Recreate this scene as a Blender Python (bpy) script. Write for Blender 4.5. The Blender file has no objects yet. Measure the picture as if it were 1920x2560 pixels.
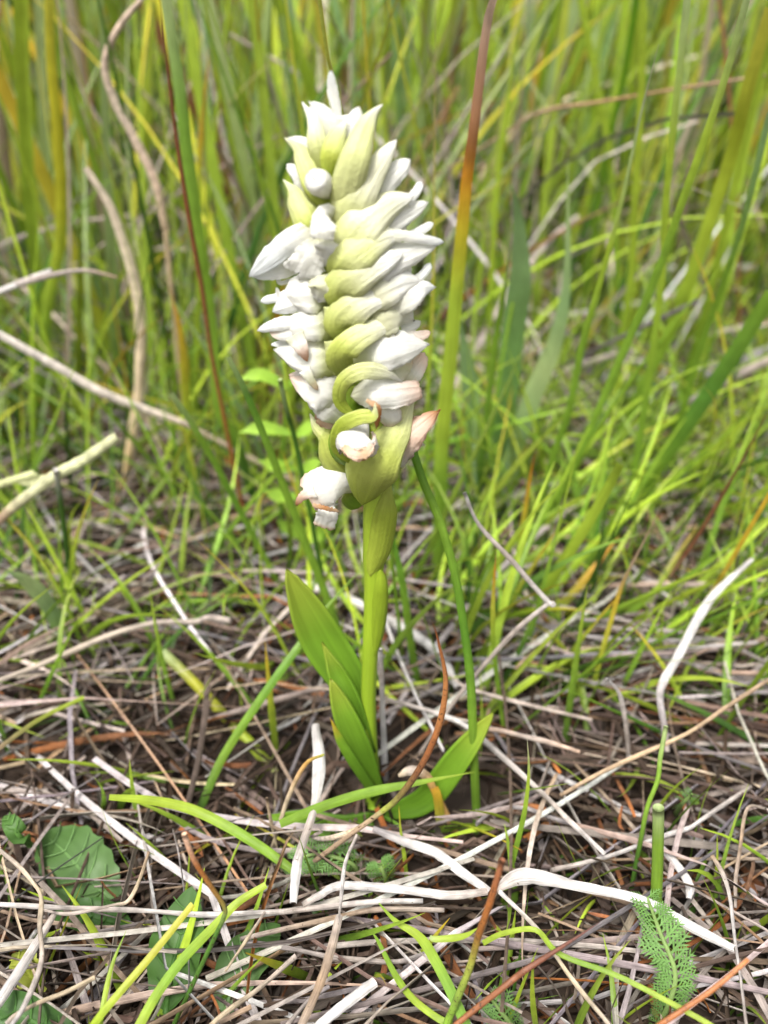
import bpy, math, random
import numpy as np
from mathutils import Vector, Matrix

# ------------------------------------------------------------------ camera
R = math.radians
PITCH = R(30.0)
CAM = np.array([0.0, -0.125, 0.138])
FPX = 1280.0 / math.tan(R(30.0))          # focal length in photo pixels
FWD = np.array([0.0, math.cos(PITCH), -math.sin(PITCH)])
UPV = np.array([0.0, math.sin(PITCH), math.cos(PITCH)])
RGT = np.array([1.0, 0.0, 0.0])

scene = bpy.context.scene
col = scene.collection
cam_d = bpy.data.cameras.new('camera')
cam = bpy.data.objects.new('camera', cam_d)
col.objects.link(cam)
cam.location = CAM.tolist()
cam.rotation_euler = (R(90) - PITCH, 0, 0)
cam_d.sensor_fit = 'VERTICAL'
cam_d.sensor_height = 36.0
cam_d.lens = 18.0 / math.tan(R(30.0))
cam_d.clip_start = 0.002
cam_d.clip_end = 2000.0
cam_d.dof.use_dof = True
cam_d.dof.focus_distance = 0.137
cam_d.dof.aperture_fstop = cam_d.lens / 2.15      # 2.15 mm wide pupil
scene.camera = cam

# ------------------------------------------------------------------ sky, sun, exposure (bright overcast)
SUN_EL, SUN_AZ = R(60), R(205)
world = bpy.data.worlds.new('World')
scene.world = world
world.use_nodes = True
wn = world.node_tree.nodes
wl = world.node_tree.links
bg = wn['Background']
sky = wn.new('ShaderNodeTexSky')
sky.sky_type = 'NISHITA'
sky.sun_disc = False
sky.sun_elevation = SUN_EL
sky.sun_rotation = SUN_AZ
sky.air_density = 1.0
sky.dust_density = 6.0
sky.ozone_density = 1.0
hsv = wn.new('ShaderNodeHueSaturation')
hsv.inputs['Saturation'].default_value = 0.28     # cloud cover: nearly white sky
wl.new(sky.outputs['Color'], hsv.inputs['Color'])
wl.new(hsv.outputs['Color'], bg.inputs['Color'])
bg.inputs['Strength'].default_value = 0.075

sun_d = bpy.data.lights.new('sun', 'SUN')
sun_d.energy = 1.5
sun_d.angle = R(14)
sun_d.color = (1.0, 0.96, 0.90)
sun = bpy.data.objects.new('sun', sun_d)
col.objects.link(sun)
sd = Vector((math.cos(SUN_EL) * math.sin(SUN_AZ), math.cos(SUN_EL) * math.cos(SUN_AZ), math.sin(SUN_EL)))
sun.rotation_euler = sd.to_track_quat('Z', 'Y').to_euler()
sun.location = (0, -1, 3)

vs = scene.view_settings
vs.view_transform = 'Standard'
vs.look = 'None'
vs.exposure = 1.72
vs.gamma = 1.0
vs.use_curve_mapping = False
scene.render.engine = 'CYCLES'
scene.cycles.use_denoising = True
scene.cycles.max_bounces = 10
scene.cycles.diffuse_bounces = 5
scene.cycles.transmission_bounces = 6
scene.cycles.sample_clamp_indirect = 8.0

rng = np.random.default_rng(11)
random.seed(5)

# ------------------------------------------------------------------ pixel helpers (a pixel gives a direction only)
def ray(px, py):
    return FWD + RGT * ((px - 960.0) / FPX) - UPV * ((py - 1280.0) / FPX)
def on_depth(px, py, Y):                  # where that ray meets the upright plane y = Y
    d = ray(px, py)
    return CAM + d * ((Y - CAM[1]) / d[1])
def on_level(px, py, z):                  # where that ray meets the level plane at height z
    d = ray(px, py)
    return CAM + d * ((z - CAM[2]) / d[2])
def depth_of(p):
    return float(np.dot(np.asarray(p) - CAM, FWD))

# ------------------------------------------------------------------ colours (linear albedo)
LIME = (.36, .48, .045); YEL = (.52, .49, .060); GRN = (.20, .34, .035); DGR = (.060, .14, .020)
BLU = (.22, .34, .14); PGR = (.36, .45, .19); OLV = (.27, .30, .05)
TAN = (.31, .22, .145); STR = (.37, .315, .275); WHT = (.52, .49, .47); GRY = (.25, .225, .225); CRM = (.47, .38, .26)
RST = (.28, .10, .028); DBR = (.11, .045, .020); ORG = (.62, .27, .025); PNK = (.50, .35, .26); GLD = (.60, .40, .04)
WTB = (.60, .58, .565)
# flower tissue
FG0 = (.17, .29, .022); FG1 = (.33, .41, .045); FG2 = (.46, .52, .11); PAL = (.60, .63, .28); WGR = (.72, .72, .52)
FW = (.86, .855, .81); FWB = (.84, .86, .86); FPK = (.84, .66, .54); FBR = (.47, .22, .075); FTN = (.74, .56, .36)

# ------------------------------------------------------------------ materials
def tissue(name, translucency, rough, streak, blotch, bump, spec=0.3, speck=None, sub=None):
    m = bpy.data.materials.new(name)
    m.use_nodes = True
    nt = m.node_tree
    N, L = nt.nodes, nt.links
    out = N['Material Output']
    pr = N['Principled BSDF']
    at = N.new('ShaderNodeAttribute'); at.attribute_name = 'col'
    uv = N.new('ShaderNodeUVMap'); uv.uv_map = 'UVMap'
    oi = N.new('ShaderNodeObjectInfo')
    add = N.new('ShaderNodeVectorMath'); add.operation = 'MULTIPLY_ADD'
    add.inputs[1].default_value = (1, 1, 1)
    cmb = N.new('ShaderNodeCombineXYZ')
    mul = N.new('ShaderNodeMath'); mul.operation = 'MULTIPLY'; mul.inputs[1].default_value = 37.0
    L.new(oi.outputs['Random'], mul.inputs[0])
    L.new(mul.outputs[0], cmb.inputs[0]); L.new(mul.outputs[0], cmb.inputs[1])
    L.new(uv.outputs[0], add.inputs[0]); L.new(cmb.outputs[0], add.inputs[2])
    sc = N.new('ShaderNodeMapping')
    sc.inputs['Scale'].default_value = (9.0, 0.35, 1.0)
    L.new(add.outputs[0], sc.inputs['Vector'])
    n1 = N.new('ShaderNodeTexNoise'); n1.inputs['Scale'].default_value = 1.0; n1.inputs['Detail'].default_value = 3
    L.new(sc.outputs[0], n1.inputs['Vector'])
    n2 = N.new('ShaderNodeTexNoise'); n2.inputs['Scale'].default_value = 0.6; n2.inputs['Detail'].default_value = 5
    L.new(add.outputs[0], n2.inputs['Vector'])
    r1 = N.new('ShaderNodeMapRange'); r1.inputs[1].default_value = .3; r1.inputs[2].default_value = .7
    r1.inputs[3].default_value = 1 - streak; r1.inputs[4].default_value = 1 + streak * .7
    L.new(n1.outputs['Fac'], r1.inputs[0])
    r2 = N.new('ShaderNodeMapRange'); r2.inputs[1].default_value = .3; r2.inputs[2].default_value = .7
    r2.inputs[3].default_value = 1 - blotch; r2.inputs[4].default_value = 1 + blotch * .7
    L.new(n2.outputs['Fac'], r2.inputs[0])
    mm = N.new('ShaderNodeMath'); mm.operation = 'MULTIPLY'
    L.new(r1.outputs[0], mm.inputs[0]); L.new(r2.outputs[0], mm.inputs[1])
    vm = N.new('ShaderNodeVectorMath'); vm.operation = 'SCALE'
    L.new(at.outputs['Color'], vm.inputs[0]); L.new(mm.outputs[0], vm.inputs['Scale'])
    colour = vm.outputs[0]
    if speck:
        n3 = N.new('ShaderNodeTexNoise'); n3.inputs['Scale'].default_value = speck[1]; n3.inputs['Detail'].default_value = 2
        L.new(add.outputs[0], n3.inputs['Vector'])
        r3 = N.new('ShaderNodeMapRange'); r3.inputs[1].default_value = speck[2]; r3.inputs[2].default_value = speck[2] + .06
        L.new(n3.outputs['Fac'], r3.inputs[0])
        mx = N.new('ShaderNodeMix'); mx.data_type = 'RGBA'
        L.new(r3.outputs[0], mx.inputs['Factor']); L.new(colour, mx.inputs['A'])
        mx.inputs['B'].default_value = (*speck[0], 1)
        colour = mx.outputs['Result']
    L.new(colour, pr.inputs['Base Color'])
    pr.inputs['Roughness'].default_value = rough
    pr.inputs['Specular IOR Level'].default_value = spec
    bp = N.new('ShaderNodeBump'); bp.inputs['Strength'].default_value = bump; bp.inputs['Distance'].default_value = 0.0002
    L.new(n1.outputs['Fac'], bp.inputs['Height'])
    if sub:
        tc = N.new('ShaderNodeTexCoord')
        n4 = N.new('ShaderNodeTexNoise'); n4.inputs['Scale'].default_value = sub; n4.inputs['Detail'].default_value = 3
        L.new(tc.outputs['Object'], n4.inputs['Vector'])
        b2 = N.new('ShaderNodeBump'); b2.inputs['Strength'].default_value = .55; b2.inputs['Distance'].default_value = .00025
        L.new(n4.outputs['Fac'], b2.inputs['Height']); L.new(bp.outputs[0], b2.inputs['Normal'])
        bp = b2
    L.new(bp.outputs[0], pr.inputs['Normal'])
    tr = N.new('ShaderNodeBsdfTranslucent')
    L.new(colour, tr.inputs['Color'])
    mix = N.new('ShaderNodeMixShader'); mix.inputs[0].default_value = translucency
    L.new(pr.outputs[0], mix.inputs[1]); L.new(tr.outputs[0], mix.inputs[2])
    L.new(mix.outputs[0], out.inputs['Surface'])
    return m

M_PETAL = tissue('petal', .50, .55, .07, .06, .8, .25, sub=1500)
M_BRACT = tissue('bract', .28, .48, .13, .12, .9, .30, sub=1900)
M_STEM = tissue('orchid_stem', .05, .42, .07, .10, .4, .35)
M_LEAF = tissue('orchid_leaf', .30, .36, .12, .12, .35, .45)
M_GRASS = tissue('grass_blade', .44, .42, .16, .16, .35, .40)
M_STRAW = tissue('dry_straw', .12, .65, .32, .34, .8, .20, speck=((.12, .085, .06), 2.2, .68))
M_RUSH = tissue('rust_speckled_stalk', .03, .5, .12, .2, .4, .35, speck=((.045, .02, .012), 2.6, .60))
M_HERB = tissue('herb_leaf', .32, .5, .06, .16, .3, .3)

def ground_material():
    m = bpy.data.materials.new('peaty_soil')
    m.use_nodes = True
    nt = m.node_tree; N, L = nt.nodes, nt.links
    pr = N['Principled BSDF']
    tc = N.new('ShaderNodeTexCoord')
    a = N.new('ShaderNodeTexNoise'); a.inputs['Scale'].default_value = 60; a.inputs['Detail'].default_value = 8
    L.new(tc.outputs['Object'], a.inputs['Vector'])
    cr = N.new('ShaderNodeValToRGB')
    cr.color_ramp.elements[0].color = (.012, .008, .005, 1); cr.color_ramp.elements[0].position = .3
    cr.color_ramp.elements[1].color = (.055, .036, .024, 1); cr.color_ramp.elements[1].position = .72
    L.new(a.outputs['Fac'], cr.inputs[0])
    L.new(cr.outputs[0], pr.inputs['Base Color'])
    pr.inputs['Roughness'].default_value = .95
    b = N.new('ShaderNodeBump'); b.inputs['Distance'].default_value = .002; b.inputs['Strength'].default_value = .8
    L.new(a.outputs['Fac'], b.inputs['Height']); L.new(b.outputs[0], pr.inputs['Normal'])
    return m
M_SOIL = ground_material()

# ------------------------------------------------------------------ mesh helpers
def build(name, verts, faces, uvs, cols, mat, parent=None, smooth=True):
    me = bpy.data.meshes.new(name)
    V = np.asarray(verts, dtype=np.float32)
    F = np.asarray(faces, dtype=np.int32)
    nf, k = F.shape
    me.vertices.add(len(V)); me.vertices.foreach_set('co', V.ravel())
    me.loops.add(nf * k); me.loops.foreach_set('vertex_index', F.ravel())
    me.polygons.add(nf)
    me.polygons.foreach_set('loop_start', np.arange(0, nf * k, k, dtype=np.int32))
    me.polygons.foreach_set('loop_total', np.full(nf, k, dtype=np.int32))
    me.update(calc_edges=True)
    if uvs is not None:
        u = me.uv_layers.new(name='UVMap')
        u.data.foreach_set('uv', np.asarray(uvs, dtype=np.float32)[F.ravel()].ravel())
    if cols is not None:
        a = me.attributes.new('col', 'FLOAT_COLOR', 'POINT')
        c = np.ones((len(V), 4), dtype=np.float32); c[:, :3] = cols
        a.data.foreach_set('color', c.ravel())
    if smooth:
        me.polygons.foreach_set('use_smooth', np.ones(nf, dtype=bool))
    me.materials.append(mat)
    o = bpy.data.objects.new(name, me)
    col.objects.link(o)
    if parent is not None:
        o.parent = parent
    return o

def tag(o, label=None, cat=None, group=None, kind=None):
    if label: o['label'] = label
    if cat: o['category'] = cat
    if group: o['group'] = group
    if kind: o['kind'] = kind
    return o

def empty(name, loc=(0, 0, 0)):
    o = bpy.data.objects.new(name, None)
    o.empty_display_size = .01
    o.location = [float(x) for x in loc]
    col.objects.link(o)
    return o

def spline(pts, n):
    """Catmull-Rom through the rows of pts, n samples, roughly even in length."""
    P = np.asarray(pts, dtype=float)
    if P.ndim == 1: P = P[:, None]
    k = len(P)
    if k == 2:
        t = np.linspace(0, 1, n)[:, None]
        return P[0] * (1 - t) + P[1] * t
    E = np.vstack([2 * P[0] - P[1], P, 2 * P[-1] - P[-2]])
    t = np.linspace(0, k - 1, n)
    i = np.minimum(t.astype(int), k - 2)
    f = (t - i)[:, None]
    p0, p1, p2, p3 = E[i], E[i + 1], E[i + 2], E[i + 3]
    return .5 * (2 * p1 + (p2 - p0) * f + (2 * p0 - 5 * p1 + 4 * p2 - p3) * f ** 2 + (3 * p1 - p0 - 3 * p2 + p3) * f ** 3)

def lin(vals, n):
    v = np.asarray(vals, dtype=float)
    if v.ndim == 1: v = v[:, None]
    t = np.linspace(0, len(v) - 1, n)
    i = np.minimum(t.astype(int), max(len(v) - 2, 0))
    f = (t - i)[:, None]
    return v[i] * (1 - f) + v[np.minimum(i + 1, len(v) - 1)] * f

def smooth_lin(vals, n):
    v = np.asarray(vals, dtype=float)
    if len(v) == 1: return np.full(n, v[0])
    return np.maximum(spline(v, n)[:, 0], 0.0)

def nrm(a):
    return a / np.maximum(np.linalg.norm(a, axis=-1, keepdims=True), 1e-12)

def sheet(C, W, face, cup, cols, ns=8, ends=('flat', 'flat'), rag=0.0, wave=0.0, roll=None, seed=0, edge=None, flat=1.0, pleat=0.0):
    """A curved sheet along the centre line C (n,3) with widths W; its middle faces the vectors `face`; cup is the
    half angle its cross-section bends through (180 closes it to a tube)."""
    n = len(C)
    rs = np.random.default_rng(seed)
    T = nrm(np.gradient(C, axis=0))
    Nn = face - np.sum(face * T, 1, keepdims=True) * T
    Nn = nrm(Nn)
    B = np.cross(T, Nn)
    if roll is not None:
        r = lin(np.atleast_1d(np.radians(roll)), n) if np.ndim(roll) else np.full((n, 1), math.radians(roll))
        Nn, B = Nn * np.cos(r) + B * np.sin(r), B * np.cos(r) - Nn * np.sin(r)
    v = np.linspace(0, 1, n)
    W = W.copy()
    ln = np.linalg.norm(np.diff(C, axis=0), axis=1).sum()
    for side, e in enumerate(ends):
        q = v if side == 0 else 1 - v
        if e == 'round':
            x = np.clip(q / .22, 0, 1); W = W * np.sqrt(np.maximum(1 - (1 - x) ** 2, 0)) 
        elif e == 'point':
            x = np.clip(q / .3, 0, 1); W = W * x ** .8
    s = np.linspace(-1, 1, ns)
    a = math.radians(max(cup, 1.0))
    rr = W / (2 * (math.sin(a) if a < math.pi / 2 else 1.0))
    lat = np.sin(a * s)[None, :] * rr[:, None]
    dep = -(1 - np.cos(a * s))[None, :] * rr[:, None] * flat
    if pleat:                                                   # lengthwise veins and creases
        p0 = rs.uniform(0, 6.28, 3)
        dep = dep + (np.sin(s * 8 + p0[0])[None, :] + .8 * np.sin(s * 13 + p0[1])[None, :]) * pleat * W[:, None] + rs.normal(0, .35, (n, ns)) * pleat * W[:, None]
    if wave:
        ph = rs.uniform(0, 6.28, 4)
        wv = ((np.sin(v * 9 + ph[0]) + .5 * np.sin(v * 23 + ph[2]))[:, None] * (s > 0) + (np.sin(v * 11 + ph[1]) + .5 * np.sin(v * 27 + ph[3]))[:, None] * (s < 0)) * (np.abs(s) ** 2)[None, :]
        dep = dep + wv * wave * W[:, None]
    V = C[:, None, :] + B[:, None, :] * lat[:, :, None] + Nn[:, None, :] * dep[:, :, None]
    if rag:
        jitter = rs.normal(0, 1, (n, ns)) * (np.abs(s) ** 3)[None, :] * rag * W[:, None]
        V = V + B[:, None, :] * (jitter * np.sign(s)[None, :])[:, :, None] + Nn[:, None, :] * (rs.normal(0, .5, (n, ns)) * (np.abs(s) ** 2)[None, :] * rag * W[:, None])[:, :, None]
        endj = rs.normal(0, 1, ns) * rag * W.max() * 1.4
        V[-1] += T[-1][None, :] * endj[:, None]
    wm = max(float(W.max()), 1e-5)
    u = (s * .5 + .5)
    UV = np.stack([np.broadcast_to(u[None, :], (n, ns)), np.broadcast_to((v * ln / wm)[:, None], (n, ns))], -1)
    K = np.broadcast_to(cols[:, None, :], (n, ns, 3)).copy()
    if edge is not None:
        ecol, epow, eamt = edge
        f = (np.abs(s) ** epow)[None, :, None] * eamt * np.clip(v * 1.6 - .1, 0, 1)[:, None, None]
        f = np.clip(f * (1 + rs.normal(0, .35, (n, ns, 1))), 0, 1)
        K = K * (1 - f) + np.asarray(ecol) * f
    idx = np.arange(n * ns).reshape(n, ns)
    F = np.stack([idx[:-1, :-1], idx[:-1, 1:], idx[1:, 1:], idx[1:, :-1]], -1).reshape(-1, 4)
    return V.reshape(-1, 3), F, UV.reshape(-1, 2), K.reshape(-1, 3)

def tube(C, rad, cols, ns=10, cap=True, flat=1.0, seed=0):
    n = len(C)
    T = nrm(np.gradient(C, axis=0))
    ref = np.tile(np.array([[0.13, -1.0, .21]]), (n, 1))
    Nn = nrm(ref - np.sum(ref * T, 1, keepdims=True) * T)
    B = np.cross(T, Nn)
    a = np.linspace(0, 2 * math.pi, ns + 1)
    V = C[:, None, :] + (B[:, None, :] * np.cos(a)[None, :, None] + Nn[:, None, :] * (np.sin(a) * flat)[None, :, None]) * rad[:, None, None]
    ln = np.linalg.norm(np.diff(C, axis=0), axis=1).sum()
    v = np.linspace(0, 1, n)
    UV = np.stack([np.broadcast_to((a / (2 * math.pi))[None, :] * 2, (n, ns + 1)),
                   np.broadcast_to((v * ln / max(2 * rad.max(), 1e-5))[:, None], (n, ns + 1))], -1)
    K = np.broadcast_to(cols[:, None, :], (n, ns + 1, 3))
    idx = np.arange(n * (ns + 1)).reshape(n, ns + 1)
    F = np.stack([idx[:-1, :-1], idx[:-1, 1:], idx[1:, 1:], idx[1:, :-1]], -1).reshape(-1, 4)
    V, UV, K = V.reshape(-1, 3), UV.reshape(-1, 2), K.reshape(-1, 3)
    if cap:
        for end, row in ((0, idx[0]), (n - 1, idx[-1])):
            c = len(V)
            V = np.vstack([V, C[end][None]]); UV = np.vstack([UV, [[.5, 0]]]); K = np.vstack([K, cols[end][None] * 1.15])
            q = np.stack([row[:-1], row[1:], np.full(ns, c), np.full(ns, c)], -1)
            # cap as degenerate-free quads: pair neighbouring triangles
            F = np.vstack([F, np.stack([row[0:-2:2], row[1:-1:2], row[2::2], np.full(len(row[2::2]), c)], -1)])
    return V, F, UV, K

# ------------------------------------------------------------------ the ground
def make_ground():
    xs = np.concatenate([-np.geomspace(300, .5, 18), np.linspace(-.45, .45, 46), np.geomspace(.5, 300, 18)])
    ys = np.concatenate([-np.geomspace(300, .3, 16), np.linspace(-.25, .9, 58), np.geomspace(1, 300, 20)])
    X, Y = np.meshgrid(xs, ys, indexing='ij')
    Z = -.004 + .0018 * np.sin(X * 71 + 1.3) * np.cos(Y * 63) + .0012 * np.sin(X * 170 + Y * 140)
    Z = Z + np.where(Y > 1.2, 0.01 * np.sin(X * 1.7) * np.sin(Y * 1.1), 0)
    V = np.stack([X, Y, Z], -1).reshape(-1, 3)
    idx = np.arange(V.shape[0]).reshape(X.shape)
    F = np.stack([idx[:-1, :-1], idx[1:, :-1], idx[1:, 1:], idx[:-1, 1:]], -1).reshape(-1, 4)
    o = build('ground', V, F, None, None, M_SOIL)
    tag(o, 'dark peaty soil under the meadow grass', 'ground', kind='structure')
make_ground()

# ------------------------------------------------------------------ the orchid
_seed = [0]
def petal(name, parent, pts, w, cols, cup=55, ends=('flat', 'round'), rag=0.0, wave=0.03, roll=None, mat=None,
          edge=None, flat=1.0, n=24, ns=15, back=False, thick=.00022):
    """One sheet of flower tissue. pts: photo pixel x, y and how many mm it stands in front of the stem's plane."""
    _seed[0] += 1
    C = spline([on_depth(x, y, -d / 1000.0) for x, y, d in pts], n)
    W = smooth_lin(w, n) * np.array([depth_of(c) for c in C]) / FPX
    face = nrm(CAM[None, :] - C)
    if back: face = -face
    K = lin(cols, n)
    if name == 'bract':
        W = W * 1.07
        if flat == 1.0: flat = .60
        wave = .03; pleat = .010
        edge = edge or (PAL, 7, .6)
    elif name in ('ovary', 'leaf', 'sheath'):
        pleat = .006
    else:
        rag = max(rag, .022); wave = max(wave, .05); pleat = .012
        if flat == 1.0 and cup < 100: flat = .58
        if 60 < cup < 100: cup = 58
    V, F, UV, K = sheet(C, W, face, cup, K, ns, ends, rag, wave, roll, _seed[0], edge, flat, pleat)
    o = build(name, V, F, UV, K, mat or M_PETAL, parent)
    if thick:
        md = o.modifiers.new('thickness', 'SOLIDIFY'); md.thickness = thick; md.offset = 0
    return o

orchid = empty('orchid', on_depth(932, 2005, 0.0))
tag(orchid, 'white orchid with a twisted flower spike and fresh green stem', 'orchid')
O = orchid
bpy.context.view_layer.update()
OFF = np.array(orchid.location)
def under(parent_thing, o):
    o.location = Vector(o.location) - Vector(parent_thing.location)

# stem: px x, px y, mm forward, px diameter
st = [(934, 2010, 0, 40), (931, 1950, 0, 40), (924, 1850, 0, 38), (921, 1750, 0, 38), (925, 1640, 0, 40), (930, 1540, 0, 42), (933, 1450, 0, 46),
      (936, 1390, 0, 58), (944, 1310, 0, 74), (945, 1240, 0, 76), (925, 1160, 0, 64), (898, 1080, 0, 56), (880, 1000, 0, 54), (868, 900, 0, 52),
      (858, 800, 0, 50), (850, 700, 0, 46), (845, 600, 0, 42), (838, 520, 0, 38), (832, 450, 0, 32), (836, 390, 0, 22), (842, 350, 0, 10)]
n = 70
C = spline([on_depth(a, b, -c / 1000) for a, b, c, d in st], n)
rad = smooth_lin([d for *_, d in st], n) * np.array([depth_of(c) for c in C]) / FPX / 2
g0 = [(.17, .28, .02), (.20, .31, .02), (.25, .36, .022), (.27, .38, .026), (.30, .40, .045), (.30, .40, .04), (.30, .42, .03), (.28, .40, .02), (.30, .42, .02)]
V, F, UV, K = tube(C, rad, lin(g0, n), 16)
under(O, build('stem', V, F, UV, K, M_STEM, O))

def op(name, *a, **k):                     # a part straight under the orchid
    o = petal(name, O, *a, **k)
    under(O, o)
    return o
SHG = [(.24, .35, .022), (.27, .38, .025), (.30, .41, .03)]
# stem sheaths
op('sheath', [(934, 1640, 1.2), (944, 1540, 1.8), (951, 1470, 2.0), (952, 1424, 1.8)], [34, 44, 34, 12], SHG, cup=70, mat=M_LEAF, ends=('round', 'round'))
op('sheath', [(925, 1440, 1.6), (945, 1370, 2.6), (958, 1290, 3.0), (975, 1200, 2.6)], [40, 66, 66, 34], [FG1, FG1, FG1, FG2], cup=75, mat=M_BRACT, ends=('round', 'point'))
# basal leaves
def leaf(pts, w, cols, cup=35, **k):
    return op('leaf', pts, w, cols, cup=cup, mat=M_LEAF, n=26, ns=9, thick=.0004, wave=.015, **k)
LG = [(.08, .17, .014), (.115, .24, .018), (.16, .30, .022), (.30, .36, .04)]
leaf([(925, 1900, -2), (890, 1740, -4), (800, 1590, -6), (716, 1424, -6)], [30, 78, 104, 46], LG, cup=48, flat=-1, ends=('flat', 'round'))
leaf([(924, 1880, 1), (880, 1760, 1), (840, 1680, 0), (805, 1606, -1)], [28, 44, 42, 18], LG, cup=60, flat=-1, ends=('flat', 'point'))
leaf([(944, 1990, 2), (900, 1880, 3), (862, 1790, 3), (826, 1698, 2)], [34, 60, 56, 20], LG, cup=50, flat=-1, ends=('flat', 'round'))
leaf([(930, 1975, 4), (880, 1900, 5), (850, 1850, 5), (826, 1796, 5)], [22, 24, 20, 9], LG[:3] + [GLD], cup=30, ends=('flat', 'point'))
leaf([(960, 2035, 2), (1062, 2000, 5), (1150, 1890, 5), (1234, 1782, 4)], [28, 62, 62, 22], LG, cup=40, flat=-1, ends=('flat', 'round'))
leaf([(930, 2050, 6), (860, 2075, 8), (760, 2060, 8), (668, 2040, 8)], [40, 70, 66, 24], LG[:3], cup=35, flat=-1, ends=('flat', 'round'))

# florets: each is its tube/hood mesh with bract, sepals and lip below it
def floret(main, *subs):
    f = op('floret', *main[0], **main[1])
    bpy.context.view_layer.update()
    subs = list(subs)
    for name, a, k in subs:
        o = petal(name, f, *a, **k)
        o.location = Vector(o.location) - Vector(f.location) - Vector(O.location)
    return f
def A(*a, **k): return (a, k)
def S(name, *a, **k): return (name, a, k)
BR = [FG1, FG2, PAL, WGR, FW, FW]
BR0 = [FG2, PAL, WGR, WGR, FW, FW]
BRG = [FG1, FG1, FG2, PAL]
WW = [WGR, FW, FW]
PB = dict(mat=M_BRACT, cup=78, ends=('round', 'point'))
PBR = dict(mat=M_BRACT, cup=56, ends=('round', 'round'))

# --- top buds
floret(A([(846, 420, 0), (846, 360, 0), (852, 310, 0), (850, 292, 0)], [40, 72, 72, 40], [PAL, FW, FW], cup=140),
       S('sepal', [(850, 310, -1), (834, 240, -1), (826, 178, -1)], [14, 27, 15], [FW, FW, FWB], cup=40),
       S('bract', [(818, 440, 3), (795, 365, 4), (784, 305, 3), (756, 256, 1)], [34, 46, 30, 13], [FG2, PAL, WGR, FW], **PB),
       S('petal', [(842, 345, 2), (806, 290, 1.5), (776, 258, 1)], [56, 48, 22], WW, cup=50))
floret(A([(850, 420, 3), (876, 345, 4), (896, 270, 3)], [60, 56, 34], WW, cup=110, ends=('flat', 'round')),
       S('bract', [(826, 455, 5), (830, 390, 6.5), (848, 335, 5.5), (870, 298, 4)], [32, 54, 40, 15], [(.36, .48, .02), (.48, .54, .09), PAL, FW], **PB))
floret(A([(858, 480, 4), (900, 370, 4), (915, 320, 3)], [60, 62, 40], WW, cup=110),
       S('bract', [(842, 570, 5), (864, 480, 7), (890, 390, 7.5), (914, 320, 5.5), (934, 283, 4), (955, 262, 3)], [40, 74, 68, 48, 26, 10], [FG2, PAL, PAL, PAL, WGR, FW], **PB))
floret(A([(800, 420, 1), (765, 370, 1.5), (724, 345, 1)], [52, 44, 16], WW, cup=70),
       S('bract', [(822, 530, 4), (788, 470, 5), (762, 410, 4), (746, 372, 3), (712, 345, 2)], [28, 50, 42, 32, 14], [FG1, FG2, PAL, PAL, WGR], **PB))
floret(A([(790, 500, 1), (750, 442, 1), (718, 412, 0)], [50, 38, 20], WW, cup=70),
       S('petal', [(785, 510, 1.5), (755, 470, 1), (738, 452, 1)], [40, 30, 14], WW),
       S('bract', [(812, 610, 4), (776, 560, 5.5), (748, 510, 4.5), (733, 478, 3.5), (709, 450, 2)], [34, 66, 56, 34, 14], [FG1, FG2, PAL, PAL, WGR], **PB))
floret(A([(836, 494, 3), (820, 478, 7), (806, 466, 9.5)], [40, 62, 40], [WGR, FW, FW], cup=178, ends=('round', 'round'), n=22, ns=16))

# --- flower with the big spreading sepal
floret(A([(834, 560, 4), (818, 540, 8), (808, 568, 10), (805, 598, 10)], [36, 58, 62, 56], [PAL, FW, FW, FW], cup=85, ends=('round', 'flat')),
       S('lip', [(826, 590, 6), (826, 622, 8), (812, 660, 6.5)], [50, 84, 66], [WGR, FW, FW], cup=30, rag=.05, wave=.07, ends=('flat', 'flat')),
       S('lip', [(808, 600, 6), (778, 640, 7), (752, 692, 6)], [40, 78, 98], [WGR, FW, FW], cup=32, rag=.035, wave=.07, ends=('flat', 'flat')),
       S('sepal', [(800, 560, 5), (742, 590, 6), (684, 638, 5), (625, 690, 3.5)], [30, 50, 54, 22], [WGR, FW, FWB, FWB], cup=45),
       S('sepal', [(770, 650, 3), (700, 672, 3.5), (634, 690, 3)], [40, 50, 26], [WGR, FW, FWB], cup=40),
       S('sepal', [(690, 688, 3), (700, 707, 3), (718, 704, 3), (736, 696, 3)], [8, 9, 8, 8], [FW, FW], cup=60),
       S('bract', [(852, 730, 2.5), (838, 690, 4), (832, 640, 4.5)], [40, 60, 40], [FG0, FG1, FG2], **PB))
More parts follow.
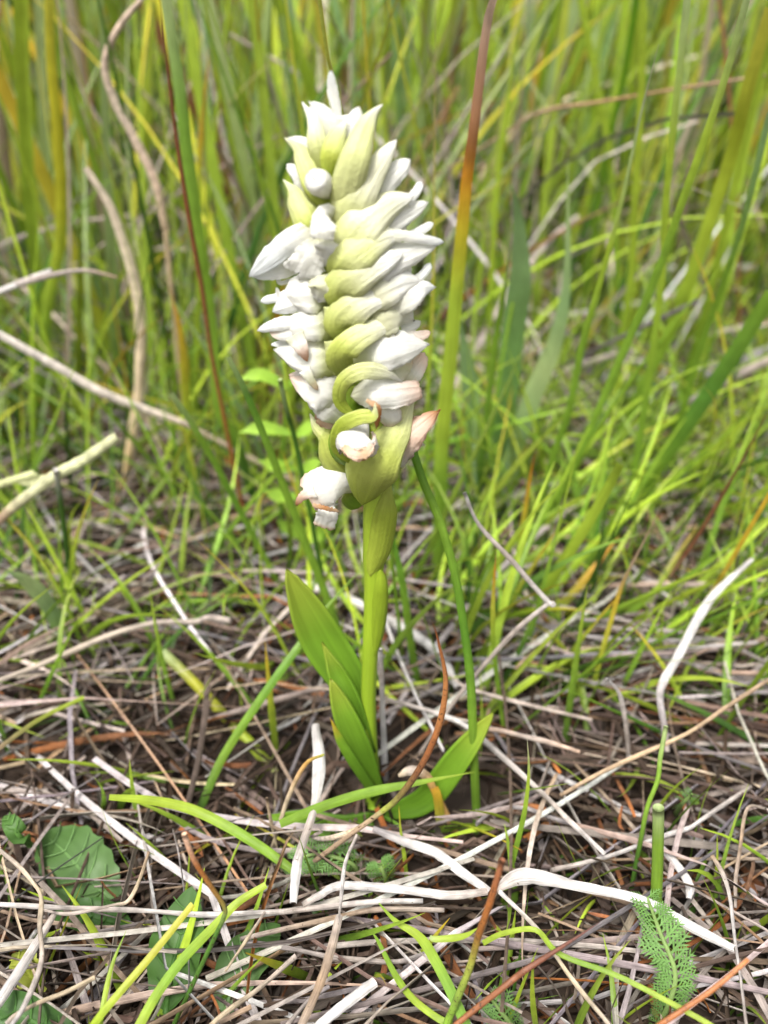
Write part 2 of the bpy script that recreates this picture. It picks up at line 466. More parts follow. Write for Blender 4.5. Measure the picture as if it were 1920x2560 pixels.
# --- rank with its mouths turned one way
floret(A([(850, 745, 4), (800, 735, 6), (745, 735, 6), (708, 742, 4)], [62, 100, 92, 36], [FG1, PAL, FW, FW, FW], cup=80, rag=.01),
       S('petal', [(745, 732, 4.5), (695, 743, 4), (653, 753, 3.5)], [28, 22, 17], [FW, FWB], cup=60),
       S('petal', [(700, 742, 4), (694, 730, 4), (692, 720, 4)], [8, 8, 5], [FW, FW]),
       S('petal', [(755, 752, 5), (715, 764, 5), (683, 778, 4)], [40, 42, 18], [FW, FWB], cup=60),
       S('lip', [(800, 690, 7), (808, 718, 8), (796, 752, 7)], [56, 72, 50], [WGR, WGR, FW], cup=35, rag=.04, wave=.08),
       S('bract', [(846, 790, 5), (838, 742, 7), (832, 696, 7)], [30, 44, 32], [FG1, FG1, FG2], **PB))
floret(A([(858, 812, 4), (806, 806, 6.5), (752, 815, 6.5), (704, 826, 4)], [66, 92, 78, 30], [FG1, PAL, FW, FW, FW], cup=80, rag=.01),
       S('petal', [(740, 806, 5.5), (692, 812, 5), (646, 826, 4)], [36, 30, 14], [FW, FWB], cup=60, rag=.03),
       S('petal', [(735, 832, 5.5), (704, 838, 5), (674, 830, 4)], [34, 28, 12], [FW, FW, FPK], cup=50, rag=.03),
       S('lip', [(735, 838, 7.5), (754, 870, 8), (768, 902, 7.5)], [48, 34, 9], [WGR, FW, FPK, FBR], cup=50),
       S('bract', [(850, 858, 5.5), (840, 815, 7.4), (832, 766, 7.4)], [32, 46, 42], [FG1, FG2, PAL], mat=M_BRACT, cup=70, ends=('round', 'flat')))
floret(A([(864, 900, 4), (808, 894, 6.5), (748, 890, 6.5), (686, 874, 4)], [72, 100, 76, 14], [FG2, PAL, FW, FW, FW], cup=75, rag=.008),
       S('petal', [(745, 868, 4), (708, 861, 4), (679, 862, 4)], [26, 20, 8], [FW, FWB], cup=50),
       S('lip', [(762, 925, 8), (778, 952, 8), (794, 974, 7.5)], [30, 20, 9], [FW, WGR, FTN], cup=50),
       S('bract', [(860, 938, 5.5), (848, 895, 7.4), (838, 850, 7.2)], [34, 54, 50], [FG2, PAL, PAL], mat=M_BRACT, cup=70, ends=('round', 'flat')))
floret(A([(872, 1000, 4), (820, 978, 6.5), (768, 966, 6.5), (725, 944, 4)], [96, 120, 66, 14], [PAL, FW, FW, FPK], cup=75, rag=.01),
       S('petal', [(790, 938, 4.5), (752, 938, 4.5), (724, 938, 4)], [30, 26, 10], [FW, FWB, FPK], cup=50),
       S('petal', [(792, 975, 6), (828, 1018, 6), (868, 1056, 4)], [76, 84, 30], [FW, FW, WGR], cup=30))
floret(A([(875, 1090, 2), (838, 1062, 4), (800, 1040, 4)], [50, 52, 40], [FW, FPK, FTN], cup=75, rag=.05, ends=('round', 'flat'), edge=(FBR, 3, .7)),
       S('petal', [(850, 1030, 2.5), (815, 1030, 3), (790, 1055, 3)], [40, 40, 20], [FW, FW, FBR], cup=50, rag=.04),
       S('bract', [(895, 1185, 3), (846, 1140, 5), (818, 1092, 5), (790, 1064, 4), (775, 1034, 3)], [76, 84, 44, 26, 12], [FG1, FG2, FG2, PAL, WGR], **PB))
# lowest flower
floret(A([(908, 1224, 2), (866, 1206, 5), (818, 1216, 7), (768, 1246, 7)], [44, 84, 104, 104], [FG2, WGR, FW, FW, FW, FW, FPK], cup=105, ends=('round', 'flat'), rag=.02, n=28, ns=18),
       S('petal', [(785, 1228, 7.5), (758, 1240, 7), (741, 1262, 6.5)], [30, 22, 10], [FW, FPK, FBR], cup=50, rag=.05),
       S('petal', [(782, 1262, 8), (812, 1270, 9), (846, 1278, 8)], [7, 9, 6], [FTN, FBR, FTN], cup=30, rag=.2),
       S('lip', [(816, 1258, 6.5), (818, 1288, 7.5), (808, 1320, 6.5)], [30, 52, 52], [FW, FW, FW, FW, FW, FW, FTN], cup=40, rag=.03, ends=('flat', 'flat')),
       S('bract', [(905, 1262, 1), (880, 1248, 2), (868, 1230, 2)], [40, 44, 30], [FG0, FG0, FG1], **PB))

# --- rank swept the other way: pale bracts, white hoods
RA = [FG2, PAL, PAL, WGR, WGR, FW]
RB = [FG1, FG2, PAL, PAL, WGR, FW]
RC = [FG1, FG2, PAL, WGR, FW, FW]
floret(A([(880, 560, 3.5), (935, 490, 4.5), (985, 435, 3.5), (1024, 401, 2)], [60, 64, 52, 36], WW, cup=60),
       S('bract', [(845, 625, 4), (862, 560, 6.5), (895, 490, 7), (940, 420, 5.5), (990, 350, 3)], [50, 92, 88, 56, 26], RA, **PBR))
floret(A([(895, 625, 4.5), (960, 566, 5.5), (1015, 533, 4), (1068, 506, 2.5)], [60, 74, 50, 22], WW, cup=60),
       S('bract', [(845, 690, 4.5), (862, 630, 7.5), (905, 570, 8), (970, 515, 6), (1034, 490, 4)], [50, 96, 100, 64, 26], RA, **PBR),
       S('petal', [(1016, 508, 4), (1040, 480, 3), (1053, 456, 2)], [24, 20, 17], [FW, FWB], cup=55),
       S('petal', [(985, 548, 4.5), (1006, 572, 4), (1017, 592, 3.5)], [40, 18, 9], [FW, FW], cup=40, rag=.06))
floret(A([(880, 700, 5.5), (945, 660, 7), (1020, 636, 5.5), (1090, 614, 3.5)], [70, 98, 64, 18], [PAL, FW, FW, FW], cup=60),
       S('bract', [(845, 715, 5), (856, 672, 8.5), (900, 632, 9), (950, 600, 7.5), (1000, 586, 5.5)], [46, 80, 84, 60, 36], RB, **PBR),
       S('petal', [(940, 596, 6.5), (1000, 589, 6), (1052, 597, 5), (1108, 606, 3.5)], [36, 27, 22, 19], [WGR, FW, FWB], cup=50),
       S('petal', [(1026, 592, 3.5), (1054, 575, 3), (1082, 559, 2.5)], [24, 21, 15], [FW, FWB], cup=50),
       S('petal', [(1000, 655, 5), (1012, 684, 4.5), (1018, 704, 4)], [60, 36, 14], [FW, FW], cup=40))
floret(A([(885, 768, 6.5), (940, 735, 8), (1000, 708, 6.5), (1050, 702, 4.5)], [60, 94, 72, 20], [PAL, WGR, FW, FW], cup=60),
       S('bract', [(862, 776, 6.5), (850, 730, 8.4), (895, 690, 9.2), (955, 656, 8), (1006, 634, 6.2)], [46, 86, 82, 58, 30], RC, **PBR),
       S('petal', [(1034, 704, 4.5), (1058, 684, 4), (1075, 660, 3.5)], [24, 19, 20], [FW, FWB], cup=50),
       S('sepal', [(930, 784, 6), (1005, 750, 6.5), (1055, 722, 5), (1087, 718, 3.5)], [60, 74, 44, 10], [WGR, FW, FWB], cup=50))
floret(A([(890, 838, 6.5), (945, 802, 8), (1000, 786, 6.5), (1034, 800, 4.5)], [56, 94, 84, 26], [PAL, WGR, FW], cup=60),
       S('bract', [(868, 858, 6.5), (853, 810, 8.4), (892, 770, 9.2), (945, 742, 8), (992, 722, 6.4)], [44, 84, 74, 52, 28], RC, **PBR),
       S('petal', [(1004, 824, 4.5), (1030, 815, 4), (1050, 805, 3.5)], [28, 25, 16], [FW, FW], cup=50))
floret(A([(885, 918, 7), (945, 884, 9), (1010, 868, 7.5), (1070, 861, 4.5)], [50, 100, 86, 14], [PAL, FW, FW, FW], cup=62),
       S('bract', [(874, 952, 5.5), (851, 900, 9.5), (878, 858, 10.5), (935, 824, 9), (1000, 808, 6.5)], [44, 68, 62, 50, 28], [FG1, FG2, FG2, PAL, WGR, FW], **PBR),
       S('petal', [(1010, 842, 5), (1050, 840, 4.5), (1075, 831, 3.5)], [28, 25, 15], [FW, FPK], cup=50, rag=.03),
       S('petal', [(1005, 975, 3), (1034, 930, 4), (1060, 884, 3.5)], [44, 50, 34], [WGR, FW, FPK], cup=55, edge=(FTN, 4, .6)),
       S('petal', [(985, 945, 5), (1008, 915, 5), (1020, 890, 4)], [40, 44, 30], [FW, WGR, FPK], cup=45))
floret(A([(878, 990, 6.5), (930, 982, 10), (988, 986, 9), (1052, 974, 5.5)], [56, 78, 72, 44], [WGR, FW, FW, FPK], cup=85, ends=('round', 'flat'), rag=.012),
       S('bract', [(888, 1044, 9), (850, 1005, 10), (858, 955, 11), (905, 928, 11.5), (965, 934, 9.5), (1005, 955, 7)], [22, 30, 36, 40, 38, 20], [FG1, FG1, FG2, PAL, WGR, FW], mat=M_BRACT, cup=34, ends=('round', 'point')),
       S('ovary', [(905, 1050, 4), (882, 1010, 5), (900, 975, 5)], [80, 90, 70], [FG0, FG0, FG1], mat=M_BRACT, cup=80, ends=('round', 'round')),
       S('lip', [(948, 1012, 8), (972, 1042, 8.5), (972, 1074, 7)], [44, 66, 36], [FW, FW, FW, FTN], cup=45, rag=.02, edge=(FTN, 6, .5), ends=('flat', 'point')),
       S('petal', [(916, 1000, 10.5), (942, 1018, 11), (944, 1046, 10.5), (941, 1068, 10)], [7, 15, 12, 6], [FTN, FBR, FBR], cup=40, rag=.1))
floret(A([(975, 1150, 5), (1018, 1096, 7), (1058, 1060, 6), (1092, 1030, 4.5)], [76, 76, 48, 24], [FW, FPK, FPK, FBR], cup=75, rag=.04, edge=(FBR, 4, .6), wave=.07),
       S('bract', [(905, 1262, 6), (922, 1195, 10), (958, 1128, 10), (1004, 1056, 7), (1040, 972, 4)], [80, 124, 98, 62, 22], [FG1, FG2, FG2, PAL, WGR], **PB),
       S('sepal', [(1002, 1124, 5), (1034, 1108, 5), (1060, 1112, 4.5)], [30, 26, 9], [FW, WGR], cup=50))
floret(A([(916, 1050, 7), (897, 1080, 12), (896, 1112, 14), (902, 1136, 14)], [56, 90, 98, 84], [FW, FW, FW, FPK], cup=110, ends=('round', 'flat'), rag=.02, edge=(FTN, 6, .5), n=24, ns=18),
       S('bract', [(885, 1160, 8), (842, 1118, 10), (854, 1066, 11.5), (902, 1042, 12.5), (934, 1040, 12.5), (938, 1006, 12)], [20, 28, 34, 34, 30, 13], [FG1, FG1, FG1, FG2, FG2, WGR], mat=M_BRACT, cup=34, ends=('round', 'point')),
       S('ovary', [(905, 1165, 5), (872, 1115, 7), (905, 1050, 7)], [60, 100, 90], [FG0, FG0, FG0], mat=M_BRACT, cup=85, ends=('round', 'round')),
       S('petal', [(858, 1118, 14.5), (884, 1136, 16), (912, 1134, 16), (934, 1112, 14.5)], [14, 24, 24, 20], [FTN, FPK, FTN, FPK], cup=40, rag=.14, wave=.1),
       S('lip', [(900, 1128, 13.5), (896, 1140, 14.5), (894, 1150, 14)], [40, 48, 36], [(.66, .62, .22), FTN, FBR], cup=40, rag=.05),
       S('ovary', [(955, 1020, 4), (950, 1065, 7), (930, 1120, 8)], [50, 66, 60], [FG0, FG1, FG1], mat=M_BRACT, cup=80, ends=('round', 'round')))
# --- florets on the far side of the spike
for k in range(9):
    yb = 1150 - k * 88
    x0 = 905 - k * 8
    sx = 1 if k % 2 else -1
    floret(A([(x0, yb, -2), (x0 + sx * 14, yb - 26, -7), (x0 + sx * 34, yb - 34, -12)], [40, 78, 46], [PAL, FW, FW], cup=100, back=True, n=12, ns=9),
           S('bract', [(x0, yb + 50, -1.5), (x0 + sx * 6, yb, -6), (x0 + sx * 20, yb - 44, -10)], [44, 84, 20], BR, mat=M_BRACT, cup=75, ends=('round', 'point'), back=True, n=12, ns=9),
           S('lip', [(x0 + sx * 30, yb - 28, -10), (x0 + sx * 36, yb - 8, -13), (x0 + sx * 34, yb + 14, -12)], [30, 44, 26], WW, cup=40, back=True, n=10, ns=7, rag=.03))

# ------------------------------------------------------------------ single grass blades, stalks and straws
def strand(name, label, cat, pts, w, mode, cols, form='blade', ends=('point', 'flat'), group=None, mat=None, cup=None, n=None):
    """pts run from the free tip to the base. mode ('y', tip, base): upright, distance from the camera given by the ground at its
    foot; mode ('z', tip, base): lying at that height in the litter."""
    k = len(pts)
    n = n or max(10, 5 * k)
    if mode[0] == 'y':
        Y = np.linspace(mode[1], mode[2], k)
        P = [on_depth(p[0], p[1], y) for p, y in zip(pts, Y)]
    else:
        Z = lin([mode[1:]] if len(mode) == 2 else list(mode[1:]), k)[:, 0] if len(mode) > 2 else np.full(k, mode[1])
        P = [on_level(p[0], p[1], z) for p, z in zip(pts, Z)]
    w = list(np.atleast_1d(w))
    if len(w) == 1: w = [w[0]] * k
    if mode[0] == 'y' and P[-1][2] > .001:                 # carry it on down to the soil
        d = P[-1] - P[-2]
        d = d / max(-d[2], .35 * np.linalg.norm(d), 1e-6)
        q = P[-1] + d * (P[-1][2] + .003)
        q[2] = -.003
        P.append(q); w.append(w[-1])
        cols = list(cols) + [cols[-1]] if len(cols) > 1 else cols
    C = spline(P, n)
    W = smooth_lin(w, n) * np.array([max(depth_of(c), .03) for c in C]) / FPX
    K = lin(cols, n) if len(cols) > 1 else np.tile(np.array(cols[0])[None], (n, 1))
    base = C[-1].copy()
    if form == 'rush':
        rad = W / 2
        if ends[0] == 'point': rad = rad * np.clip(np.linspace(0, 1, n) / .35, .06, 1) ** .7
        V, F, UV, K = tube(C, rad, K, 10)
        m = mat or M_RUSH
    elif form == 'straw' and max(w) < 21:
        _seed[0] += 1
        rs = np.random.default_rng(_seed[0])
        rough_ = spline(rs.normal(0, 1, max(4, n // 3)), n)[:, 0]
        C = C + spline(rs.normal(0, .16, (max(4, n // 4), 3)), n) * W[:, None]
        rad = W * .5 * (.90 + .09 * rough_)
        V, F, UV, K = tube(C, rad, K * (1 + .10 * spline(rs.normal(0, 1, max(4, n // 3)), n)), 8, True, .6)
        m = mat or M_STRAW
    else:
        face = nrm(CAM[None, :] - C)
        _seed[0] += 1
        cp = cup or (32 if form == 'blade' else 70)
        e0 = 'flat'
        if ends[0] == 'point':
            W = W * np.clip(np.linspace(0, 1, n) / .45, .03, 1) ** .75
        V, F, UV, K = sheet(C, W, face, cp, K, 5, ('flat', 'flat'), .02 if form == 'straw' else 0, .03, None, _seed[0])
        m = mat or (M_GRASS if form == 'blade' else M_STRAW)
    o = build(name, V - base, F, UV, K, m)
    o.location = base.tolist()
    return tag(o, label, cat, group)

CUT = ('flat', 'flat')
def g(label, pts, w, mode, cols, **k): return strand('grass_blade', label, 'grass blade', pts, w, mode, cols, **k)
def s(label, pts, w, mode, cols, **k):
    k.setdefault('ends', CUT)
    return strand('dry_straw', label, 'straw', pts, w, mode, cols, form='straw', **k)
def r(label, pts, w, mode, cols, **k):
    return strand('rush_stalk', label, 'rush stalk', pts, w, mode, cols, form='rush', **k)

# ---- tall blades behind the orchid
g('thin straight lime blade with pale tip closely behind the white flowers', [(1089, 17), (1083, 699), (1072, 933), (1066, 1155), (1062, 1320)], 11, ('y', .085, .10), [TAN, YEL, LIME, GRN, GRN])
g('broad dying blade, tan and rust above an orange band, lime green below', [(1240, -20), (1216, 72), (1183, 333), (1166, 460), (1147, 665), (1127, 877), (1105, 1099), (1100, 1290)], [16, 22, 26, 29, 33, 35, 36, 34], ('y', .05, .075),
  [PNK, PNK, (.40, .22, .14), (.36, .15, .05), ORG, (.52, .44, .03), LIME, LIME, LIME, GRN, GRN], ends=CUT)
g('lime blade arching gently over behind the dying tan-topped blade', [(1310, -10), (1277, 194), (1238, 527), (1225, 800), (1215, 1000)], 16, ('y', .14, .17), [LIME, LIME, LIME, GRN])
g('lime blade slanting against its neighbours and crossing two upright ones', [(1450, -10), (1494, 222), (1527, 416), (1543, 665), (1548, 900)], 17, ('y', .18, .20), [LIME, LIME, GRN], ends=CUT)
g('vivid green blade crossing the slanting lime one', [(1592, -10), (1560, 194), (1521, 360), (1488, 555), (1460, 760)], 15, ('y', .17, .22), [(.16, .36, .02), (.18, .36, .02), GRN], ends=CUT)
g('upright yellowish lime blade beside the vivid green one', [(1608, -10), (1604, 222), (1588, 500), (1577, 700), (1549, 900), (1530, 1050)], 19, ('y', .14, .17), [LIME, (.34, .43, .04), LIME, GRN], ends=CUT)
g('long green blade ending in a whitish dry point', [(1647, 110), (1604, 277), (1555, 500), (1505, 688), (1455, 866), (1421, 1033), (1383, 1140), (1340, 1310)], [13, 15, 16, 17, 18, 18, 18, 16], ('y', .06, .095), [STR, PGR, LIME, GRN, GRN, GRN])
g('tall pale lime blade with flat cut-off look, steeply upright', [(1720, -20), (1688, 277), (1665, 500), (1654, 700), (1616, 988), (1577, 1238), (1565, 1330)], 18, ('y', .07, .10), [PGR, LIME, LIME, GRN, GRN], ends=CUT)
g('long green blade leaning in a straight diagonal from the litter', [(1872, -20), (1804, 222), (1715, 477), (1643, 682), (1555, 888), (1444, 1143), (1377, 1290)], [17, 18, 19, 20, 20, 19, 17], ('y', .05, .085), [PGR, LIME, GRN, GRN, GRN], ends=CUT)
g('widest yellow-green blade of the leaning bunch', [(1926, 20), (1865, 238), (1821, 410), (1727, 693), (1665, 850), (1560, 1060)], [28, 32, 33, 33, 30, 26], ('y', .10, .14), [YEL, (.36, .40, .03), LIME, GRN], ends=CUT)
g('yellow-green blade paired behind the widest leaning one', [(1926, 60), (1865, 333), (1787, 688), (1735, 880), (1690, 1040)], 20, ('y', .11, .15), [LIME, LIME, GRN], ends=CUT)
g('cool green blade slanting low beside the leaning bunch', [(1926, 277), (1865, 527), (1815, 688), (1754, 866), (1693, 1071), (1650, 1190)], 16, ('y', .08, .12), [BLU, GRN, GRN], ends=CUT)
s('thin brown culm arching level across the leaning blades', [(1915, 186), (1693, 222), (1499, 255), (1344, 283), (1188, 380)], [8, 9, 10, 10, 8], ('y', .14, .18), [TAN, (.34, .2, .1), TAN], mat=M_STRAW)
g('broad blue-green leaf with rounded tip', [(1282, 466), (1297, 560), (1301, 699), (1284, 822), (1262, 1044), (1242, 1300)], [38, 52, 58, 58, 54, 44], ('y', .10, .125), [BLU, BLU, (.17, .31, .09), (.13, .26, .06)], cup=20)
g('dark narrow blade standing in front of the broad blue-green leaf', [(1283, 494), (1266, 693), (1244, 822), (1216, 1044), (1188, 1300)], [11, 14, 16, 17, 17], ('y', .075, .10), [STR, GRN, GRN, DGR])
g('pale blue-green flat blade leaning out from the broad leaf', [(1420, 400), (1416, 711), (1383, 866), (1333, 988), (1277, 1155), (1240, 1320)], [24, 40, 46, 48, 48, 40], ('y', .11, .12), [PGR, BLU, PGR, BLU, BLU], cup=20)
g('smaller blue-green leaf tucked behind the dying tan-topped blade', [(1150, 790), (1165, 900), (1185, 1050), (1195, 1250)], [20, 40, 42, 36], ('y', .11, .12), [BLU, BLU, GRN], cup=20)
g('big dark green blade leaning out of the rush clump', [(1930, 735), (1804, 933), (1693, 1099), (1599, 1235), (1540, 1330)], [36, 38, 38, 34, 28], ('y', .07, .11), [GRN, (.12, .27, .04), GRN, DGR], ends=CUT)
g('bright green blade cut square, crossing behind the kinked straw', [(1551, 1160), (1516, 1227), (1447, 1345), (1359, 1475), (1303, 1560)], [20, 24, 27, 27, 24], ('y', .035, .055), [LIME, LIME, LIME, GRN], ends=CUT)
g('short blade with a rusty needle tip in the open litter', [(1340, 1122), (1328, 1180), (1315, 1260), (1300, 1360), (1290, 1480)], [8, 10, 12, 12, 12], ('y', .05, .06), [RST, ORG, GLD, LIME, GRN])
g('slim orange-tipped blade beside the kinked straw', [(1241, 1375), (1236, 1440), (1232, 1540), (1236, 1640), (1262, 1850)], [7, 10, 12, 12, 10], ('y', .015, .02), [TAN, ORG, YEL, LIME, GRN, GRN])
g('green blade with a glowing orange patch near its end', [(1548, 1340), (1500, 1400), (1455, 1455), (1400, 1520), (1330, 1600)], [14, 18, 18, 18, 16], ('y', .06, .05), [ORG, (.6, .3, .03), GLD, LIME, GRN])
s('grey-white straw bent in a sharp elbow', [(1158, 1232), (1206, 1322), (1300, 1425), (1374, 1508), (1375, 1514), (1275, 1591), (1150, 1735), (1085, 1830)], [12, 13, 14, 14, 14, 15, 14, 12], ('y', .015, .012), [WHT, STR, WHT, STR, STR], n=44)
s('white weathered straw rising obliquely, brightest in the dense grass', [(1883, 1396), (1776, 1498), (1697, 1637), (1651, 1725), (1660, 1810), (1668, 1880)], [10, 20, 22, 18, 15, 13], ('z', .030, .006), [WHT, WTB, WHT, GRY, STR])
r('dark brown rush stem slanting through the green blades', [(1935, 1000), (1851, 1159), (1753, 1326), (1684, 1428), (1632, 1500)], [8, 10, 11, 10, 9], ('y', .05, .065), [DBR, DBR, (.16, .06, .03), TAN])
g('golden yellow blade slanting down onto the white weathered straw', [(1930, 1225), (1823, 1410), (1772, 1493), (1720, 1580)], 11, ('y', .03, .05), [GLD, GLD, YEL, LIME], ends=CUT)
g('slender culm fading from tan through yellow to green', [(1660, 1250), (1614, 1345), (1558, 1456), (1530, 1544), (1489, 1693), (1460, 1870)], [6, 8, 10, 12, 13, 12], ('y', .025, .03), [TAN, TAN, TAN, GLD, YEL, LIME, GRN])
s('long smooth tan straw, thickest of the lying culms', [(1935, 1690), (1799, 1781), (1660, 1860), (1475, 1945), (1400, 1990)], 15, ('z', .022, .010), [TAN, (.52, .38, .24), TAN])
s('lilac-grey straw bent over like a staple', [(1455, 1552), (1500, 1549), (1581, 1558), (1623, 1628), (1642, 1721), (1650, 1800)], 11, ('y', .03, .035), [GRY, STR, GRY])
s('small hooked white straw with a frayed tip', [(1519, 1695), (1549, 1744), (1567, 1827), (1572, 1950), (1570, 2040)], [7, 11, 12, 12, 11], ('y', .005, .01), [WHT, STR, GRY])
r('dark green stalk cut off with a pale round end', [(1665, 1816), (1651, 1892), (1644, 1950), (1618, 2019), (1602, 2099), (1582, 2202)], 12, ('y', -.012, -.022), [PGR, GRN, GRN, DGR], ends=CUT, mat=M_LEAF)
r('stout bright green stalk sliced flat on top', [(1646, 2019), (1645, 2100), (1643, 2180), (1640, 2262), (1640, 2330)], 29, ('y', -.032, -.033), [PGR, GRN, GRN, GRN, DGR], ends=CUT, mat=M_LEAF)
s('jointed grey-white culm lying under the stout cut stalk', [(1375, 2179), (1535, 2135), (1690, 2079), (1757, 2051), (1881, 1968)], [15, 16, 17, 16, 14], ('z', .009), [STR, WHT, WHT, STR])
s('broad glossy white straw that widens to a torn sheath', [(1240, 2222), (1312, 2190), (1439, 2214), (1602, 2250), (1738, 2322), (1836, 2372)], [16, 40, 24, 24, 25, 18], ('z', .016), [STR, WHT, WHT, WTB, WTB, WHT])
s('white curved straw flake below the stout cut stalk', [(1640, 2105), (1698, 2170), (1724, 2215), (1722, 2245)], [16, 20, 21, 12], ('z', .010), [WHT, WTB, WHT])
s('tan straw folded at a right angle with a long drop', [(1918, 2024), (1869, 2022), (1853, 2099), (1844, 2180), (1837, 2270)], 13, ('z', .020, .010), [STR, TAN, STR])
s('thin pale straw running steeply past the folded tan one', [(1781, 2139), (1813, 2194), (1833, 2298), (1853, 2437), (1868, 2580)], [10, 14, 13, 12, 12], ('z', .018, .014), [TAN, WHT, STR])
r('rusty speckled stick, short and bare', [(1871, 2398), (1777, 2477), (1650, 2562), (1600, 2600)], [12, 14, 15, 15], ('z', .030, .020), [(.42, .17, .06), RST, RST], ends=CUT)
r('dark red-brown stem tapering to a needle point', [(1499, 2306), (1419, 2358), (1320, 2421), (1275, 2455), (1147, 2556), (1100, 2600)], [10, 13, 16, 16, 15, 15], ('z', .024, .016), [(.10, .04, .035), (.15, .055, .03), (.20, .075, .03), RST])
s('cream straw crossing beneath the needle-pointed brown stem', [(1250, 2232), (1340, 2318), (1419, 2429), (1515, 2552), (1560, 2610)], 15, ('z', .016), [WHT, CRM, STR])
g('bright thin blade looping level then falling past the feathery leaf', [(1207, 2358), (1260, 2333), (1340, 2325), (1399, 2385), (1538, 2437), (1658, 2497), (1765, 2556), (1800, 2580)], 13, ('z', .020), [LIME, LIME, GRN, LIME, LIME], ends=CUT)
g('short upright green blade with a pale needle tip', [(1317, 1832), (1322, 1928), (1312, 2025), (1290, 2120), (1274, 2185)], [8, 12, 13, 13, 12], ('y', -.018, -.022), [STR, LIME, GRN, GRN])
r('brown-topped rush stub turning green towards its foot', [(1256, 2150), (1227, 2250), (1199, 2330), (1175, 2417), (1143, 2497), (1112, 2570)], [16, 18, 18, 18, 19, 19], ('y', -.049, -.052), [(.26, .10, .05), RST, (.20, .08, .02), OLV, (.16, .25, .04), GRN], ends=CUT)
g('soft bright green leaf arching out beside the brown-topped stub', [(936, 2245), (988, 2302), (1052, 2346), (1107, 2437), (1162, 2556), (1180, 2600)], [12, 22, 25, 26, 26, 24], ('z', .014), [GRN, LIME, (.22, .40, .06), (.22, .40, .06)])
g('second narrower green leaf curling under the arching bright one', [(930, 2330), (948, 2358), (988, 2437), (1032, 2497), (1094, 2545), (1130, 2560)], 17, ('z', .011), [GRN, GRN, LIME, GRN])
g('tiny lime leaf touching the brown-topped stub', [(1200, 2316), (1160, 2340), (1092, 2348), (1074, 2342)], [12, 17, 15, 10], ('z', .020), [LIME, LIME, PGR])
s('longest white straw lying straight across the foreground litter', [(-20, 2263), (119, 2270), (239, 2274), (358, 2278), (517, 2288), (660, 2278), (749, 2270), (928, 2254), (1060, 2256)], [17, 18, 18, 19, 18, 17, 18, 19, 16], ('z', .014), [WHT, STR, WHT, STR, WHT], n=40)
s('white flattened straw with a bend over the long straight one', [(757, 2262), (800, 2238), (853, 2214), (988, 2222), (1127, 2238), (1219, 2228)], [14, 18, 20, 21, 21, 18], ('z', .015), [STR, WHT, WHT, STR])
s('wide white straw arching from the dark hollow at the orchid foot', [(932, 2071), (1008, 2103), (1088, 2131), (1147, 2175), (1222, 2228)], [14, 22, 24, 24, 18], ('z', .013), [GRY, WHT, WTB, WHT])
s('tan straw lying level below the long white one', [(600, 2350), (729, 2314), (849, 2290), (948, 2278), (1112, 2280)], 16, ('z', .011), [STR, TAN, STR])
s('grey-tan straw sagging below the level tan one', [(610, 2352), (749, 2377), (869, 2401), (988, 2408), (1080, 2380)], 18, ('z', .009), [GRY, STR, GRY])
s('tan straw hanging forward from the crossing of pale straws', [(849, 2285), (829, 2369), (801, 2457), (753, 2565), (740, 2600)], [18, 22, 22, 20, 20], ('z', .016), [STR, TAN, STR])
s('stout bluish white straw with a cut hollow end', [(940, 2453), (870, 2505), (801, 2562), (770, 2590)], 25, ('z', .013), [WHT, WTB, WHT])
s('cream straw slanting under the hanging tan one', [(735, 2392), (630, 2485), (529, 2560), (480, 2600)], 17, ('z', .012), [STR, CRM, CRM])
s('grey straw stub lying by the bluish hollow one', [(821, 2465), (770, 2508), (715, 2560)], 16, ('z', .009), [GRY, STR])
s('thin white straw dangling from the curled brown rush', [(893, 2087), (865, 2155), (853, 2238), (845, 2312)], [11, 12, 11, 6], ('z', .020), [STR, WHT, STR])
s('broad twisted white ribbon of straw hanging by the orchid leaves', [(788, 1808), (797, 1904), (786, 2015), (753, 2121), (741, 2170), (733, 2255)], [18, 32, 20, 22, 26, 18], ('z', .018), [WHT, WTB, STR, WHT, WTB])
s('orange-headed straw folded down in a narrow V', [(810, 1886), (767, 1909), (724, 1991), (688, 2094)], [8, 12, 13, 9], ('y', -.012, -.016), [OLV, (.5, .28, .08), CRM, CRM])
s('short tan splinter joined to the narrow V straw', [(668, 1996), (676, 2050), (687, 2098)], [9, 10, 7], ('y', -.017, -.017), [TAN, CRM])
s('white straw standing straight up beside the orchid stem', [(950, 1620), (953, 1680), (955, 1736), (962, 1928), (962, 1975)], [14, 18, 18, 17, 16], ('y', .008, .006), [WHT, STR, WTB, WHT])
s('broad white straw sloping down behind the orchid stem', [(700, 1440), (758, 1461), (830, 1480), (907, 1514), (1042, 1591), (1100, 1639), (1143, 1716)], [14, 20, 22, 22, 23, 23, 18], ('z', .012, .008), [STR, WHT, WHT, WTB, WHT], n=30)
s('long grey straw sloping from the stem to the jointed culm', [(965, 1748), (1090, 1789), (1187, 1835), (1360, 1983), (1431, 2059), (1515, 2135)], [12, 15, 16, 16, 16, 14], ('z', .013), [STR, WHT, STR, WHT])
s('pinkish straw lying across the long grey sloping one', [(1200, 1818), (1280, 1832), (1360, 1848), (1450, 1880)], 15, ('z', .013), [PNK, STR, PNK])
s('dull grey straw curved like a bow in the shade', [(1190, 2060), (1240, 2025), (1300, 2020), (1360, 2034), (1430, 2060)], 14, ('z', .009), [GRY, (.30, .27, .26), GRY])
s('dry tan leaf tip folded over on itself', [(996, 1940), (1020, 1928), (1047, 1929), (1070, 1945), (1085, 1975)], [10, 22, 24, 22, 18], ('y', -.008, -.008), [CRM, STR, TAN, (.5, .3, .1)])
